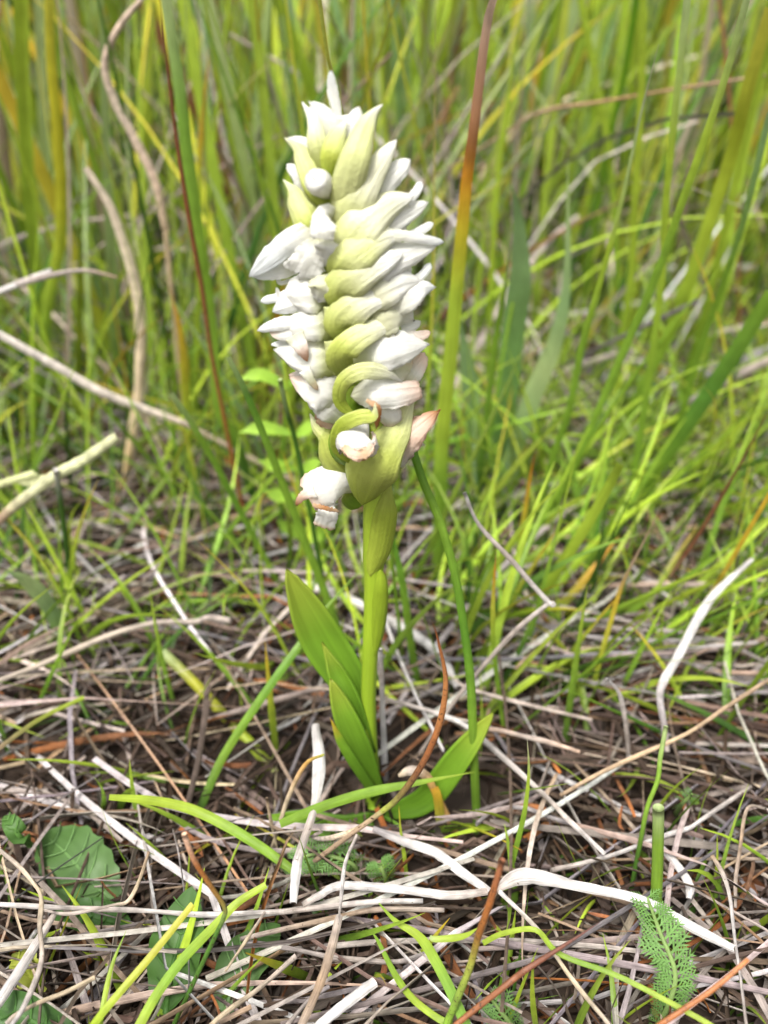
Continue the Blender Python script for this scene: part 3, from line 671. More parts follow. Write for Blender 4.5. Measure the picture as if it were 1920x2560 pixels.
g('short leaf with an orange band hanging from its dry fold', [(1086, 1970), (1094, 1995), (1102, 2060), (1106, 2120), (1106, 2160)], [20, 22, 24, 22, 18], ('y', -.008, -.01), [(.6, .33, .04), GLD, (.30, .36, .05), GRN, DGR], ends=CUT)
g('level green blade crossing in front of the orchid foot', [(1186, 1930), (1042, 1957), (921, 1981), (801, 2018), (700, 2060)], [12, 22, 24, 24, 20], ('z', .018), [LIME, GRN, GRN, GRN])
g('thin yellow-green shoot below the curled brown rush', [(997, 2015), (1002, 2080), (1012, 2150), (1018, 2210)], [7, 10, 10, 9], ('y', -.018, -.022), [GLD, LIME, LIME, GRN])
r('curled rush, rust brown and speckled with a needle tip', [(1078, 1545), (1095, 1600), (1114, 1697), (1105, 1784), (1080, 1861), (1042, 1933), (994, 1996), (960, 2025), (915, 2058)], [7, 13, 17, 17, 17, 17, 16, 15, 13], ('y', -.026, -.024), [DBR, (.22, .07, .02), (.36, .15, .05), (.34, .14, .045), (.25, .09, .03), (.16, .07, .03), (.16, .14, .04), OLV, TAN], n=48)
s('dry pale sheath curving off the foot of the curled rush', [(960, 2022), (897, 2068), (830, 2096), (777, 2094), (738, 2076)], [9, 15, 17, 14, 7], ('y', -.024, -.022), [OLV, CRM, STR, STR])
g('dark glossy stalk rising close beside the lowest flowers', [(1024, 1100), (1058, 1204), (1100, 1305), (1138, 1440), (1163, 1591), (1177, 1711), (1182, 1832), (1191, 2025), (1200, 2135)], [20, 21, 21, 21, 21, 22, 22, 21, 20], ('y', .004, -.008), [(.09, .22, .02), GRN, (.11, .25, .025), GRN, DGR], ends=CUT, cup=75)
g('slim green blade standing behind the stem', [(975, 1270), (984, 1350), (1008, 1470), (1028, 1615), (1052, 1765)], [13, 17, 19, 19, 18], ('y', .035, .03), [GRN, (.14, .30, .03), GRN, DGR])
g('thin olive stem passing just behind the topmost bud', [(796, -15), (817, 130), (835, 202), (857, 295), (875, 420), (890, 560)], [9, 9, 9, 9, 9, 9], ('y', .012, .02), [OLV, (.36, .36, .05), OLV, GRN], ends=CUT)

s('white straw lying level far behind the leaning bunch', [(1915, 664), (1700, 672), (1450, 690), (1400, 700)], 19, ('y', .26, .27), [WHT, WTB, WHT, STR])
s('second pale straw lying below the level white one far behind', [(1700, 735), (1560, 762), (1400, 790), (1330, 800)], 15, ('y', .22, .22), [STR, WHT, STR])
s('grey-white straw lying level behind the broad blue-green leaf', [(1360, 880), (1250, 862), (1120, 848), (1010, 852)], 17, ('y', .20, .20), [WHT, STR, WHT])
s('short white straw stub lying far behind the long diagonal blade', [(1620, 905), (1570, 902), (1530, 888)], 16, ('y', .17, .17), [WHT, STR])

# ---- the near side litter and blades
g('bright green blade arching low over the foreground litter', [(273, 1993), (378, 2001), (478, 2023), (577, 2071), (660, 2123), (735, 2178)], [14, 22, 25, 25, 24, 20], ('z', .022, .010), [LIME, LIME, (.22, .38, .03), GRN], ends=CUT)
r('rust-topped rush stub with a knee bend', [(460, 2085), (486, 2151), (529, 2218), (561, 2268), (557, 2300), (529, 2360)], [15, 14, 13, 12, 12, 12], ('y', -.044, -.046), [(.62, .40, .28), RST, (.22, .13, .03), (.14, .20, .05), DGR], ends=CUT, n=36)
g('yellow cut blade slanting up from the foreground', [(482, 2260), (378, 2389), (259, 2529), (215, 2590)], [15, 18, 19, 19], ('z', .026, .014), [YEL, (.44, .44, .05), LIME, LIME], ends=CUT)
g('green blade bowed parallel to the yellow cut one', [(665, 2212), (597, 2254), (549, 2302), (458, 2397), (390, 2489), (345, 2570)], [16, 19, 22, 24, 24, 24], ('z', .022, .016), [LIME, LIME, (.24, .42, .05), LIME], ends=CUT)
g('small thin blade rising behind the yellow cut one', [(316, 2325), (279, 2417), (255, 2529), (250, 2570)], [9, 12, 13, 13], ('z', .020, .012), [GRN, LIME, GRN])
s('tan straw with its end bent upright', [(371, 2130), (350, 2198), (322, 2250), (279, 2262), (171, 2284), (110, 2276)], [8, 10, 11, 10, 12, 10], ('z', .021, .016), [TAN, CRM, STR, STR], n=34)
s('knotted pale straw dropping over the long straight one', [(-10, 2118), (60, 2175), (99, 2235), (101, 2318), (99, 2417), (60, 2521), (15, 2575)], [13, 16, 17, 17, 17, 15, 14], ('z', .020), [STR, CRM, STR, WHT], n=36)
s('bright white straw blade leaning under the knotted one', [(137, 2284), (80, 2377), (8, 2489), (-20, 2530)], [14, 24, 26, 22], ('z', .014), [STR, WHT, WHT])
s('short cream straw broken clean at one end', [(241, 2444), (139, 2489), (54, 2531), (10, 2560)], 15, ('z', .018), [CRM, CRM, STR])
s('cream twig of straw hanging from the long straight one', [(662, 2280), (617, 2350), (563, 2427)], [10, 12, 8], ('z', .017), [STR, CRM, CRM])
s('arched tan-grey straw rising over the matted litter', [(575, 1556), (520, 1550), (464, 1551), (338, 1572), (169, 1632), (0, 1703), (-60, 1730)], [18, 18, 17, 18, 19, 19, 18], ('z', .018, .016), [STR, STR, (.50, .42, .33), STR])
g('yellow-green cut stalk leaning among matted straw', [(405, 1628), (485, 1706), (570, 1799), (633, 1867), (695, 1940)], [24, 25, 26, 26, 24], ('y', .030, .010), [PGR, (.38, .38, .03), (.33, .36, .03), LIME, OLV], ends=CUT, cup=70)
g('long green blade slanting low across the yellow-green cut stalk', [(905, 1420), (810, 1527), (740, 1625), (650, 1750), (555, 1897), (497, 2030)], [12, 18, 20, 21, 21, 20], ('y', .025, -.004), [GRN, GRN, (.14, .30, .03), GRN, DGR])
g('hair-thin yellow blade by the orchid leaves', [(483, 1340), (570, 1424), (633, 1495), (690, 1580), (740, 1680)], [4, 7, 8, 8, 8], ('y', .03, .035), [GLD, YEL, LIME, LIME])
g('yellowish stalk lying low with a small joint', [(210, 1743), (97, 1799), (-10, 1876)], [10, 11, 12], ('z', .016), [LIME, OLV, TAN], ends=CUT)
g('green stalk rising obliquely behind the white flowers to a blunt end', [(571, 893), (612, 975), (660, 1090), (740, 1296), (833, 1539), (880, 1690)], [12, 16, 18, 20, 20, 18], ('y', .03, .04), [PGR, (.11, .25, .03), GRN, GRN, DGR], ends=CUT, cup=70)
r('dark green stub with a pale dot on top behind the lime herb', [(700, 949), (718, 1030), (740, 1111), (798, 1400), (810, 1480)], 12, ('y', .04, .05), [PGR, DGR, (.07, .17, .02), DGR], ends=CUT, mat=M_LEAF)
g('mid green stalk leaning with a pale blunt tip', [(428, 984), (485, 1068), (549, 1180), (612, 1300), (683, 1435)], [15, 16, 16, 16, 15], ('y', .05, .065), [PGR, GRN, (.14, .28, .03), GRN], ends=CUT, cup=60)
s('pale straw lying level through the upright grass', [(-20, 826), (127, 908), (253, 980), (359, 1022), (464, 1060), (540, 1100)], [18, 22, 22, 20, 15, 12], ('y', .08, .10), [(.66, .60, .54), (.62, .55, .48), (.60, .52, .44), (.5, .4, .3)])
s('pale greenish bent-over leaf with swollen end', [(291, 1092), (211, 1149), (135, 1191), (34, 1267), (-30, 1330)], [24, 28, 28, 26, 22], ('y', .055, .05), [(.50, .50, .30), (.52, .54, .30), (.50, .50, .30), TAN])
s('second pale greenish leaf end beside the bent-over one', [(137, 1196), (60, 1208), (-30, 1222)], [24, 24, 20], ('y', .056, .055), [(.48, .50, .28), (.46, .48, .24)])
r('dark stub with a whitish cut top under the pale bent leaf', [(139, 1174), (148, 1230), (158, 1300), (170, 1400)], 15, ('y', .052, .06), [WHT, DGR, DGR], ends=CUT, mat=M_LEAF)
s('whitish straw tapering to a thread between upright blades', [(292, 691), (211, 678), (127, 689), (42, 714), (-20, 730)], [6, 12, 17, 20, 20], ('y', .10, .10), [TAN, STR, STR, WHT])
s('tall tan straw wavering upright with a gentle S bend', [(213, 420), (270, 506), (304, 591), (338, 710), (352, 811), (347, 980), (325, 1127), (291, 1284), (275, 1400)], [15, 20, 24, 27, 28, 26, 24, 20, 16], ('y', .115, .125), [(.56, .47, .36), (.60, .50, .38), (.62, .52, .38), (.60, .49, .35), (.62, .49, .31), (.58, .42, .20), (.5, .38, .16)], n=44)
s('tan straw bowed in a wide C above the wavering one', [(365, -15), (295, 72), (262, 160), (287, 253), (338, 350), (388, 456), (413, 570), (420, 640)], [12, 17, 19, 21, 22, 22, 18, 13], ('y', .125, .135), [(.56, .44, .34), (.54, .41, .32), (.56, .46, .36), (.56, .42, .32), (.5, .38, .24)], n=40)
r('dark red-brown rush stem leaning along a green blade', [(398, -15), (418, 169), (443, 359), (477, 570), (506, 727), (527, 874), (549, 988), (570, 1090)], [11, 12, 12, 12, 12, 11, 10, 10], ('y', .07, .09), [DBR, (.15, .05, .02), (.17, .06, .02), (.2, .09, .03), RST])
g('strong green blade backing the dark red-brown rush', [(412, -15), (447, 211), (473, 422), (502, 633), (523, 770), (549, 1022), (591, 1106), (620, 1200)], [24, 28, 30, 30, 29, 28, 26, 22], ('y', .085, .105), [PGR, (.2, .36, .05), GRN, GRN, GRN, DGR], ends=CUT)
g('short yellow-orange blade among green ones', [(424, 720), (447, 811), (460, 900), (464, 985), (470, 1080)], [14, 22, 24, 22, 18], ('y', .10, .11), [ORG, GLD, (.4, .38, .03), LIME])
g('golden blade standing thin behind the white spike', [(523, 120), (515, 211), (506, 300), (500, 401), (498, 560)], [8, 12, 13, 13, 12], ('y', .14, .15), [ORG, GLD, GLD, LIME])
g('broad yellow blade glowing at the edge of the tall sward', [(120, -15), (128, 160), (150, 420), (150, 600), (120, 760), (105, 900)], [20, 24, 28, 28, 26, 24], ('y', .13, .15), [YEL, (.48, .44, .03), (.44, .43, .03), LIME, GRN], ends=CUT)

# ------------------------------------------------------------------ small herbs in the litter
def flat_leaf(name, parent, C, W, up, cols, cup=18, mat=None, n=16, ns=7, ends=('round', 'round'), scallop=0.0, flat=-1.0):
    _seed[0] += 1
    C = spline(C, n)
    W = smooth_lin(W, n)
    if scallop: W = W * (1 + scallop * np.sin(np.linspace(0, 40, n)))
    face = np.tile(np.asarray(up, float)[None], (n, 1))
    V, F, UV, K = sheet(C, W, face, cup, lin(cols, n), ns, ends, 0, .08, None, _seed[0], None, flat, .012)
    return build(name, V, F, UV, K, mat or M_HERB, parent)

def broad_leaf(label, pts, wpx, z, cols, scallop=0.0, up=(0, -.35, 1)):
    P = [on_level(a, b, zz) for (a, b), zz in zip(pts, z)]
    root = empty('broad_leaf', P[0])
    tag(root, label, 'leaf', 'broad leaves low in the litter')
    L0 = P[0]
    sc = depth_of(P[1]) / FPX
    flat_leaf('blade', root, [p - L0 for p in P], np.array(wpx) * sc, up, cols, scallop=scallop, n=26, ns=11)
    Cm = spline([p - L0 for p in P], 14)
    rad = np.linspace(.0006, .0002, 14)
    Cm[:, 2] -= .0003
    V, F, UV, K = tube(Cm, rad, np.tile(np.array(cols[0])[None] * 1.3, (14, 1)), 6)
    build('midrib', V, F, UV, K, M_HERB, root)
    Cl = spline([p - L0 for p in P], 26); Wl = smooth_lin(np.array(wpx) * sc, 26); Tl = nrm(np.gradient(Cl, axis=0))
    for i in range(5, 22, 4):
        sd_ = np.cross(Tl[i], nrm(np.asarray(up, float)))
        for sg in (-1, 1):
            e_ = Cl[i] + sd_ * sg * Wl[i] * .40 + Tl[i] * Wl[i] * .22 + np.array([0, 0, .0006 + Wl[i] * .05])
            Cv = spline([Cl[i], (Cl[i] + e_) / 2 + Tl[i] * Wl[i] * -.03, e_], 6)
            V, F, UV, K = tube(Cv, np.linspace(.00022, .00008, 6), np.tile(np.array(cols[0])[None] * 1.5, (6, 1)), 4, False)
            build('vein', V, F, UV, K, M_HERB, root)
    return root
HG = (.045, .115, .02); HG2 = (.07, .155, .032); HP = (.095, .18, .055)
broad_leaf('pale scalloped leaf lying flat behind the long straight straw', [(300, 2262), (225, 2200), (165, 2130), (110, 2085)], [60, 150, 150, 70], [.002, .005, .006, .005], [HP, HP, HG2], scallop=.06)
broad_leaf('largest smooth oval leaf standing under the long straight straw', [(415, 2530), (425, 2440), (450, 2340), (480, 2215)], [50, 120, 130, 50], [.002, .006, .010, .013], [HG, HG2, HG])
broad_leaf('dark smooth leaf under the short cream straw', [(190, 2600), (120, 2570), (40, 2530), (-40, 2500)], [50, 90, 90, 50], [.006, .008, .010, .010], [HG, HG, HG])
broad_leaf('soft pale leaf half hidden below the hanging cream twig', [(560, 2540), (590, 2440), (640, 2370), (700, 2310)], [50, 110, 110, 40], [.003, .006, .007, .007], [HP, HP, HG2])
broad_leaf('deep green leaf tucked below the scalloped one', [(330, 2320), (270, 2300), (200, 2285), (130, 2290)], [40, 80, 80, 40], [.003, .005, .006, .006], [HG, HG, HG])
broad_leaf('small bright leaf beside a stray straw at the meadow edge', [(75, 2110), (50, 2090), (30, 2062), (10, 2040)], [16, 44, 46, 20], [.006, .012, .014, .014], [HG2, HG2, HG2])
broad_leaf('yellow-green lobed leaf in the shade of the white straw blade', [(110, 2470), (80, 2440), (60, 2410), (30, 2385)], [20, 70, 66, 24], [.003, .006, .008, .008], [(.30, .34, .05), (.34, .38, .06)], scallop=.16)
g('bluish blade bending over into the matted litter', [(10, 1425), (70, 1455), (130, 1530), (165, 1640)], [24, 40, 38, 26], ('y', .035, .045), [BLU, PGR, BLU, GRN])

# lime green herb behind the stem
herb = empty('herb', on_depth(735, 1480, .082))
tag(herb, 'lime green herb with paired narrow leaves behind the orchid stem', 'herb')
h0 = np.array(herb.location)
C = spline([on_depth(a, b, .082) - h0 for a, b in [(770, 1480), (752, 1350), (742, 1200), (728, 1080), (715, 950), (708, 900)]], 24)
V, F, UV, K = tube(C, np.linspace(.0007, .0004, 24), np.tile(np.array([LIME]), (24, 1)), 7)
build('stem', V, F, UV, K, M_HERB, herb)
HL = [(.24, .42, .05), (.32, .52, .06), (.34, .54, .08)]
for a, b, c in [((724, 972), (655, 938), (592, 950)), ((722, 960), (760, 930), (800, 925)), ((735, 1085), (660, 1070), (595, 1082)), ((738, 1090), (770, 1070), (805, 1062)),
                ((745, 1170), (690, 1165), (640, 1150)), ((750, 1240), (700, 1240), (650, 1222)), ((752, 1250), (790, 1240), (830, 1225)), ((745, 1180), (780, 1165), (810, 1150)),
                ((760, 1350), (720, 1320), (690, 1300)), ((758, 1355), (800, 1335), (835, 1290))]:
    P = [on_depth(a[0], a[1], .082) - h0, on_depth(b[0], b[1], .079) - h0, on_depth(c[0], c[1], .076) - h0]
    flat_leaf('leaf', herb, P, np.array([10, 40, 12]) * .2 / FPX, (0, -.75, .65), HL, cup=20, ends=('flat', 'point'))

# feathery leaves
def leaflet_mesh():
    V, F, U, K = [], [], [], []
    def spike(x0, y0, ang, ln, w):
        b = len(V)
        c, s_ = math.cos(ang), math.sin(ang)
        for (t, q, zz) in ((0, -w, 0), (0, w, 0), (ln * .55, w * .9, .12 * ln), (ln * .55, -w * .9, .12 * ln), (ln, 0, .08 * ln)):
            V.append((x0 + c * t - s_ * q, y0 + s_ * t + c * q, zz)); U.append((t * 400, q * 400)); K.append((.15, .29, .075))
        F.append((b, b + 1, b + 2, b + 3)); F.append((b + 3, b + 2, b + 4, b + 4))
    spike(0, 0, 0, .0040, .00016)
    for i, t in enumerate((.0008, .0015, .0022, .0029)):
        for sg in (-1, 1):
            spike(t, 0, sg * .75, .0019 - i * .0003, .00013)
    Fq = [f for f in F if f[2] != f[3]]
    me = bpy.data.meshes.new('leaflet')
    me.from_pydata(V, [], [tuple(dict.fromkeys(f)) for f in F])
    a = me.attributes.new('col', 'FLOAT_COLOR', 'POINT')
    a.data.foreach_set('color', np.c_[np.array(K), np.ones(len(K))].astype(np.float32).ravel())
    u = me.uv_layers.new(name='UVMap')
    me.materials.append(M_HERB)
    return me
LFT = leaflet_mesh()
def feathery(label, P, pairs, size):
    C = spline(P, pairs)
    base = C[-1].copy()
    root = empty('feathery_leaf', base)
    tag(root, label, 'feathery leaf', 'finely cut feathery leaves')
    V, F, UV, K = tube(C - base, np.linspace(.00025, .0005, pairs), np.tile(np.array([(.22, .33, .10)]), (pairs, 1)), 6)
    build('rachis', V, F, UV, K, M_HERB, root)
    T = nrm(np.gradient(C, axis=0))
    for i in range(pairs):
        t = i / (pairs - 1)
        sc = size * (.35 + .65 * math.sin(math.pi * min(1, .15 + t * .8)))
        for sg in (-1, 1):
            o = bpy.data.objects.new('leaflet', LFT)
            col.objects.link(o); o.parent = root
            tn = Vector(-T[i]); side = tn.cross(Vector((0, -.6, .8))).normalized() * sg
            x = (side + tn * .55 + Vector((0, -.25, .25)) * random.uniform(-.6, 1)).normalized()
            z = x.cross(tn).normalized(); y = z.cross(x)
            m = Matrix((x, y, z)).transposed().to_4x4()
            m.translation = Vector(C[i] - base)
            o.matrix_local = m @ Matrix.Scale(sc * random.uniform(.8, 1.15), 4)
    return root
feathery('feathery finely cut leaf standing below the stout cut stalk', [on_level(1618, 2245, .016), on_level(1650, 2330, .016), on_level(1688, 2430, .013), on_level(1672, 2510, .009), on_level(1640, 2570, .003)], 24, 1.05)
feathery('soft feathery leaf lying in the hollow beside the white ribbon straw', [on_level(735, 2150, .010), on_level(800, 2135, .011), on_level(880, 2160, .009), on_level(900, 2195, .003)], 16, .9)
feathery('small feathery tuft in front of the orchid foot', [on_level(950, 2160, .012), on_level(960, 2185, .010), on_level(975, 2230, .003)], 10, .8)
feathery('tiny feathery sprig beside the broad white straw', [on_level(1730, 1985, .016), on_level(1705, 2010, .012), on_level(1690, 2035, .003)], 9, .7)
feathery('feathery leaf half buried by the dark red-brown stem', [on_level(1230, 2500, .010), on_level(1265, 2545, .008), on_level(1300, 2590, .003)], 10, .9)

# ------------------------------------------------------------------ the mass of grass and litter
def blades(base, az, length, width, tilt, bend, cols, nseg=7, kink=None, twist=None, pointed=None, fold=.22):
    N = len(base)
    sv = np.linspace(0, 1, nseg + 1)
    sm = (sv[:-1] + sv[1:]) / 2
    th = tilt[:, None] + bend[:, None] * sm[None, :] ** 1.4
    a = az[:, None] + (twist[:, None] * sm[None, :] if twist is not None else 0)
    if kink is not None:
        th = th + np.where(sm[None, :] > kink[1][:, None], kink[0][:, None], 0)
        a = a + np.where(sm[None, :] > kink[1][:, None], kink[2][:, None], 0)
    d = np.stack([np.sin(th) * np.cos(a), np.sin(th) * np.sin(a), np.cos(th)], -1)
    step = (length / nseg)[:, None, None] * d
    C = np.concatenate([np.zeros((N, 1, 3)), np.cumsum(step, 1)], 1) + base[:, None, :]
    T = np.concatenate([d[:, :1], (d[:, 1:] + d[:, :-1]) / 2, d[:, -1:]], 1)
    ref = rng.normal(0, 1, (N, 1, 3))
    ref[:, 0, 1] -= 1.2                                       # most blades turn a flat side to the open
    Nn = nrm(ref - np.sum(ref * T, -1, keepdims=True) * T)
    B = np.cross(T, Nn)
    pw = np.ones(N) if pointed is None else pointed
    wp = np.where(pw[:, None] > .5, (np.clip((1 - sv) / .55, .02, 1) ** .75)[None, :], 1.0) * (np.clip(.75 + sv, 0, 1))[None, :]
    w = width[:, None] * wp
    V = np.stack([C - B * w[..., None] / 2, C + Nn * (w * fold)[..., None], C + B * w[..., None] / 2], 2)
    V[..., 2] = np.maximum(V[..., 2], -.004)
    k = cols.shape[1]
    t = sv * (k - 1); i = np.minimum(t.astype(int), k - 2); f = (t - i)[None, :, None]
    K = cols[:, i] * (1 - f) + cols[:, i + 1] * f
    K = np.repeat(K[:, :, None, :], 3, 2)
    UV = np.zeros((N, nseg + 1, 3, 2))
    UV[..., 0] = np.array([0, .5, 1])[None, None, :] + rng.uniform(0, 90, (N, 1, 1))
    UV[..., 1] = (sv[None, :] * (length / width)[:, None])[:, :, None]
    return V, UV, K
MARKS = {'the orchid foot': on_level(932, 2005, 0), 'the standing feathery leaf': on_level(1672, 2510, .01), 'the pale scalloped leaf': on_level(200, 2170, .005),
         'the largest oval leaf': on_level(440, 2400, .005), 'the lime green herb': np.array(herb.location), 'the stout cut stalk': on_level(1640, 2290, 0),
         'the brown-topped rush stub': on_level(1115, 2560, 0), 'the narrow V straw': on_level(688, 2094, .005), 'the broad blue-green leaf': np.array([.030, .125, 0]),
         'the dying tan-topped blade': np.array([.013, .075, 0]), 'the elbow-bent straw': np.array([.02, .012, 0]), 'the wavering tan straw': np.array([-.065, .085, 0]),
         'the dark red-brown rush': np.array([-.045, .09, 0]), 'the leaning bunch': np.array([.085, .14, 0]), 'the arched tan-grey straw': on_level(300, 1600, .01),
         'the jointed culm': on_level(1690, 2079, .009), 'the white weathered straw': on_level(1700, 1640, .01)}
def hue_word(c, dry):
    r_, g_, b_ = c
    L = .3 * r_ + .6 * g_ + .1 * b_
    if g_ > r_ * 1.12:
        return 'dark green' if L < .13 else ('bluish green' if b_ > .09 else ('bright green' if L > .34 else 'mid green'))
    if b_ < .11 and L > .16: return 'yellow' if g_ > r_ * .8 else 'orange'
    if L < .11: return 'dark brown'
    if r_ > g_ * 1.45: return 'rusty'
    if L > .42: return 'white'
    if b_ > g_ * .88: return 'grey'
    return 'tan'
def describe(P, C, noun, place):
    seg = np.diff(P, axis=0); ln = np.linalg.norm(seg, axis=1).sum(); d = nrm(seg)
    turn = np.degrees(np.arccos(np.clip((d[1:] * d[:-1]).sum(1), -1, 1)))
    shape = 'kinked' if turn.max() > 22 else ('curved' if turn.sum() > 30 else 'straight')
    size = 'long' if ln > .09 else ('short' if ln < .045 else 'middling')
    m = min(MARKS, key=lambda q: np.linalg.norm((MARKS[q] - P.mean(0)) * np.array([1, 1, .3])))
    return f'{size} {shape} {hue_word(C.mean(0), 0)} {noun} {place} {m}'
def blade_faces(nseg):
    idx = np.arange((nseg + 1) * 3).reshape(nseg + 1, 3)
    return np.stack([idx[:-1, :-1], idx[:-1, 1:], idx[1:, 1:], idx[1:, :-1]], -1).reshape(-1, 4)
def emit(name, VUK, mat, label, cat, picks=0, single=None, ymin=-9.0):
    """The blades that show largest become things of their own, the rest one mass."""
    V, UV, K = VUK
    N, n1 = V.shape[:2]
    F = blade_faces(n1 - 1)
    mid = V[:, :, 1]
    rel = mid - CAM
    z = rel @ FWD
    px = rel @ RGT / np.maximum(z, .01) * FPX + 960
    py = -(rel @ UPV) / np.maximum(z, .01) * FPX + 1280
    ins = (px > 0) & (px < 1920) & (py > 0) & (py < 2560) & (z > .03)
    keep = np.ones(N, bool)
    # nothing of the mass may stand between the lens and the orchid, nor brush the lens itself
    keep &= mid[..., 1].min(1) > ymin
    near = (z < .105) & (z > 0) & (np.abs(px - 960) < 1500)
    keep &= ~near.any(1)
    infr = (mid[..., 1] < .012) & (py < 1880) & (px > -150) & (px < 2070) & (z > 0)
    keep &= ~infr.any(1)
    infoot = (mid[..., 1] < .0) & (py < 2010) & (px > 700) & (px < 1250)
    keep &= ~infoot.any(1)
    wid = np.linalg.norm(V[:, :, 2] - V[:, :, 0], axis=-1)
    seg = np.linalg.norm(np.diff(mid, axis=1), axis=-1)
    score = (ins[:, 1:] * seg * wid[:, 1:] / np.maximum(z[:, 1:], .05) ** 2.6).sum(1) * keep
    order = np.argsort(-score)
    chosen = [i for i in order[:picks] if score[i] > 0]
    for i in chosen:
        b = V[i, 0, 1].copy()
        o = build(single[0], V[i].reshape(-1, 3) - b, F, UV[i].reshape(-1, 2), K[i].reshape(-1, 3), mat)
        o.location = b.tolist()
        tag(o, describe(V[i, :, 1], K[i, :, 1], single[1][0], single[1][1]), single[2], single[3])
    keep[chosen] = False
    V, UV, K = V[keep], UV[keep], K[keep]
    M = len(V)
    FF = (F[None] + (np.arange(M) * n1 * 3)[:, None, None]).reshape(-1, 4)
    o = build(name, V.reshape(-1, 3), FF, UV.reshape(-1, 2), K.reshape(-1, 3), mat)
    return tag(o, label, cat, kind='stuff')

def palette(N, table):
    """table: (weight, base, middle, tip); colours vary a little from blade to blade."""
    wts = np.array([t[0] for t in table], float); wts /= wts.sum()
    pick = rng.choice(len(table), N, p=wts)
    st_ = np.array([t[1:] for t in table], float)[pick]
    v = np.clip(rng.lognormal(-.04, .30, (N, 1, 1)), .4, 1.9) * rng.normal(1, .03, (N, 1, 3))
    return np.clip(st_ * v, .008, .85)

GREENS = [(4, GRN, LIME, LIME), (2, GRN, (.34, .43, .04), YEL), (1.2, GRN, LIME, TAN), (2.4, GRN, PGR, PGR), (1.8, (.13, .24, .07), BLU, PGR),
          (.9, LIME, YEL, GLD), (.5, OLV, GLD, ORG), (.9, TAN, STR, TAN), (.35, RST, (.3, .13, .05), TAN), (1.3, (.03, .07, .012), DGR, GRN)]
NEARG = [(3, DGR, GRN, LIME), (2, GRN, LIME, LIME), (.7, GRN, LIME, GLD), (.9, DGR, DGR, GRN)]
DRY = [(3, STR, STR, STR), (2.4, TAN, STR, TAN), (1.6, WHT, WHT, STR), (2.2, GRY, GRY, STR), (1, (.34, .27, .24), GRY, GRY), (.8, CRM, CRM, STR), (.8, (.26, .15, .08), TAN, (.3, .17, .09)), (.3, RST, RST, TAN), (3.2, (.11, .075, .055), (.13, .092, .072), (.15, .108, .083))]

def scatter(n, y0, y1, spread, power=1.0, x_extra=.05):
    y = y0 + (y1 - y0) * rng.uniform(0, 1, n) ** power
    half = (y - CAM[1]) * .46 * spread + x_extra
    x = rng.uniform(-1, 1, n) * half
    return x, y

def lean_az(x, y, n):
    """Blades lean about every way, but those on the +x side mostly lean further that way, as a gust-combed sward does."""
    a = rng.uniform(0, 2 * math.pi, n)
    comb = (x > .02) & (rng.uniform(0, 1, n) < .62)
    return np.where(comb, rng.normal(.25, .5, n), a)

# matted dead straw: a rotted brown layer with gap shade painted into its colour, then loose bleached straw on top of it
def mat_layer(n, y1, z0, z1, zmax, table, wmed, l0, l1):
    x, y = scatter(n, -.075, y1, 1.25, 1.05, .05)
    ln = rng.uniform(l0, l1, n)
    base = np.stack([x, y, rng.uniform(z0, z1, n)], -1)
    tilt = np.radians(rng.normal(88, 7, n)); bend = np.radians(rng.normal(4, 12, n))
    kink = (np.radians(np.where(rng.uniform(0, 1, n) < .25, rng.normal(0, 22, n), 0)), rng.uniform(.2, .8, n), np.where(rng.uniform(0, 1, n) < .35, rng.normal(0, .9, n), 0))
    az = rng.uniform(0, 6.283, n)
    base[:, 0] -= np.cos(az) * ln * .5; base[:, 1] -= np.sin(az) * ln * .5
    wd = np.clip(rng.lognormal(math.log(wmed), .38, n), .00035, .0014)
    vuk = blades(base, az, ln, wd, tilt, bend, palette(n, table), 8, kink, rng.normal(0, .5, n), (rng.uniform(0, 1, n) < .35).astype(float), .38)
    z = vuk[0][..., 2]
    z[:] = np.where(z > zmax, zmax - (z - zmax) * .5, z)
    z[:] = np.maximum(z, z0 - .001 + .002 * rng.uniform(0, 1, (n, 1, 1)))
    return vuk
ROT_SHADE = [(3, (.035, .022, .015), (.045, .029, .02), (.035, .022, .015)), (2, (.07, .046, .033), (.09, .062, .046), (.07, .05, .034)), (1.2, (.12, .09, .075), (.14, .11, .095), (.11, .08, .07)), (.7, RST, (.16, .07, .03), DBR)]  # decayed browns, deepened to paint the shade in gaps between the straws
emit('shaded_rot_litter', mat_layer(3200, .36, -.003, .002, .005, ROT_SHADE, .0012, .02, .08), M_STRAW, 'rotted brown litter beneath the bleached straw, darkened as painted shade', 'dead grass')
emit('crumbs', mat_layer(2200, .20, .0, .009, .011, ROT_SHADE[1:], .0007, .003, .014), M_STRAW, 'broken crumbs of straw scattered through the dead mat', 'dead grass')
emit('litter', mat_layer(2500, .36, .001, .0095, .013, DRY, .00085, .03, .13), M_STRAW, 'matted dead grass covering the soil around the orchid', 'dead grass', 150,
     ('dry_straw', ('straw', 'lying in the mat near'), 'straw', 'loose straws in the mat'))
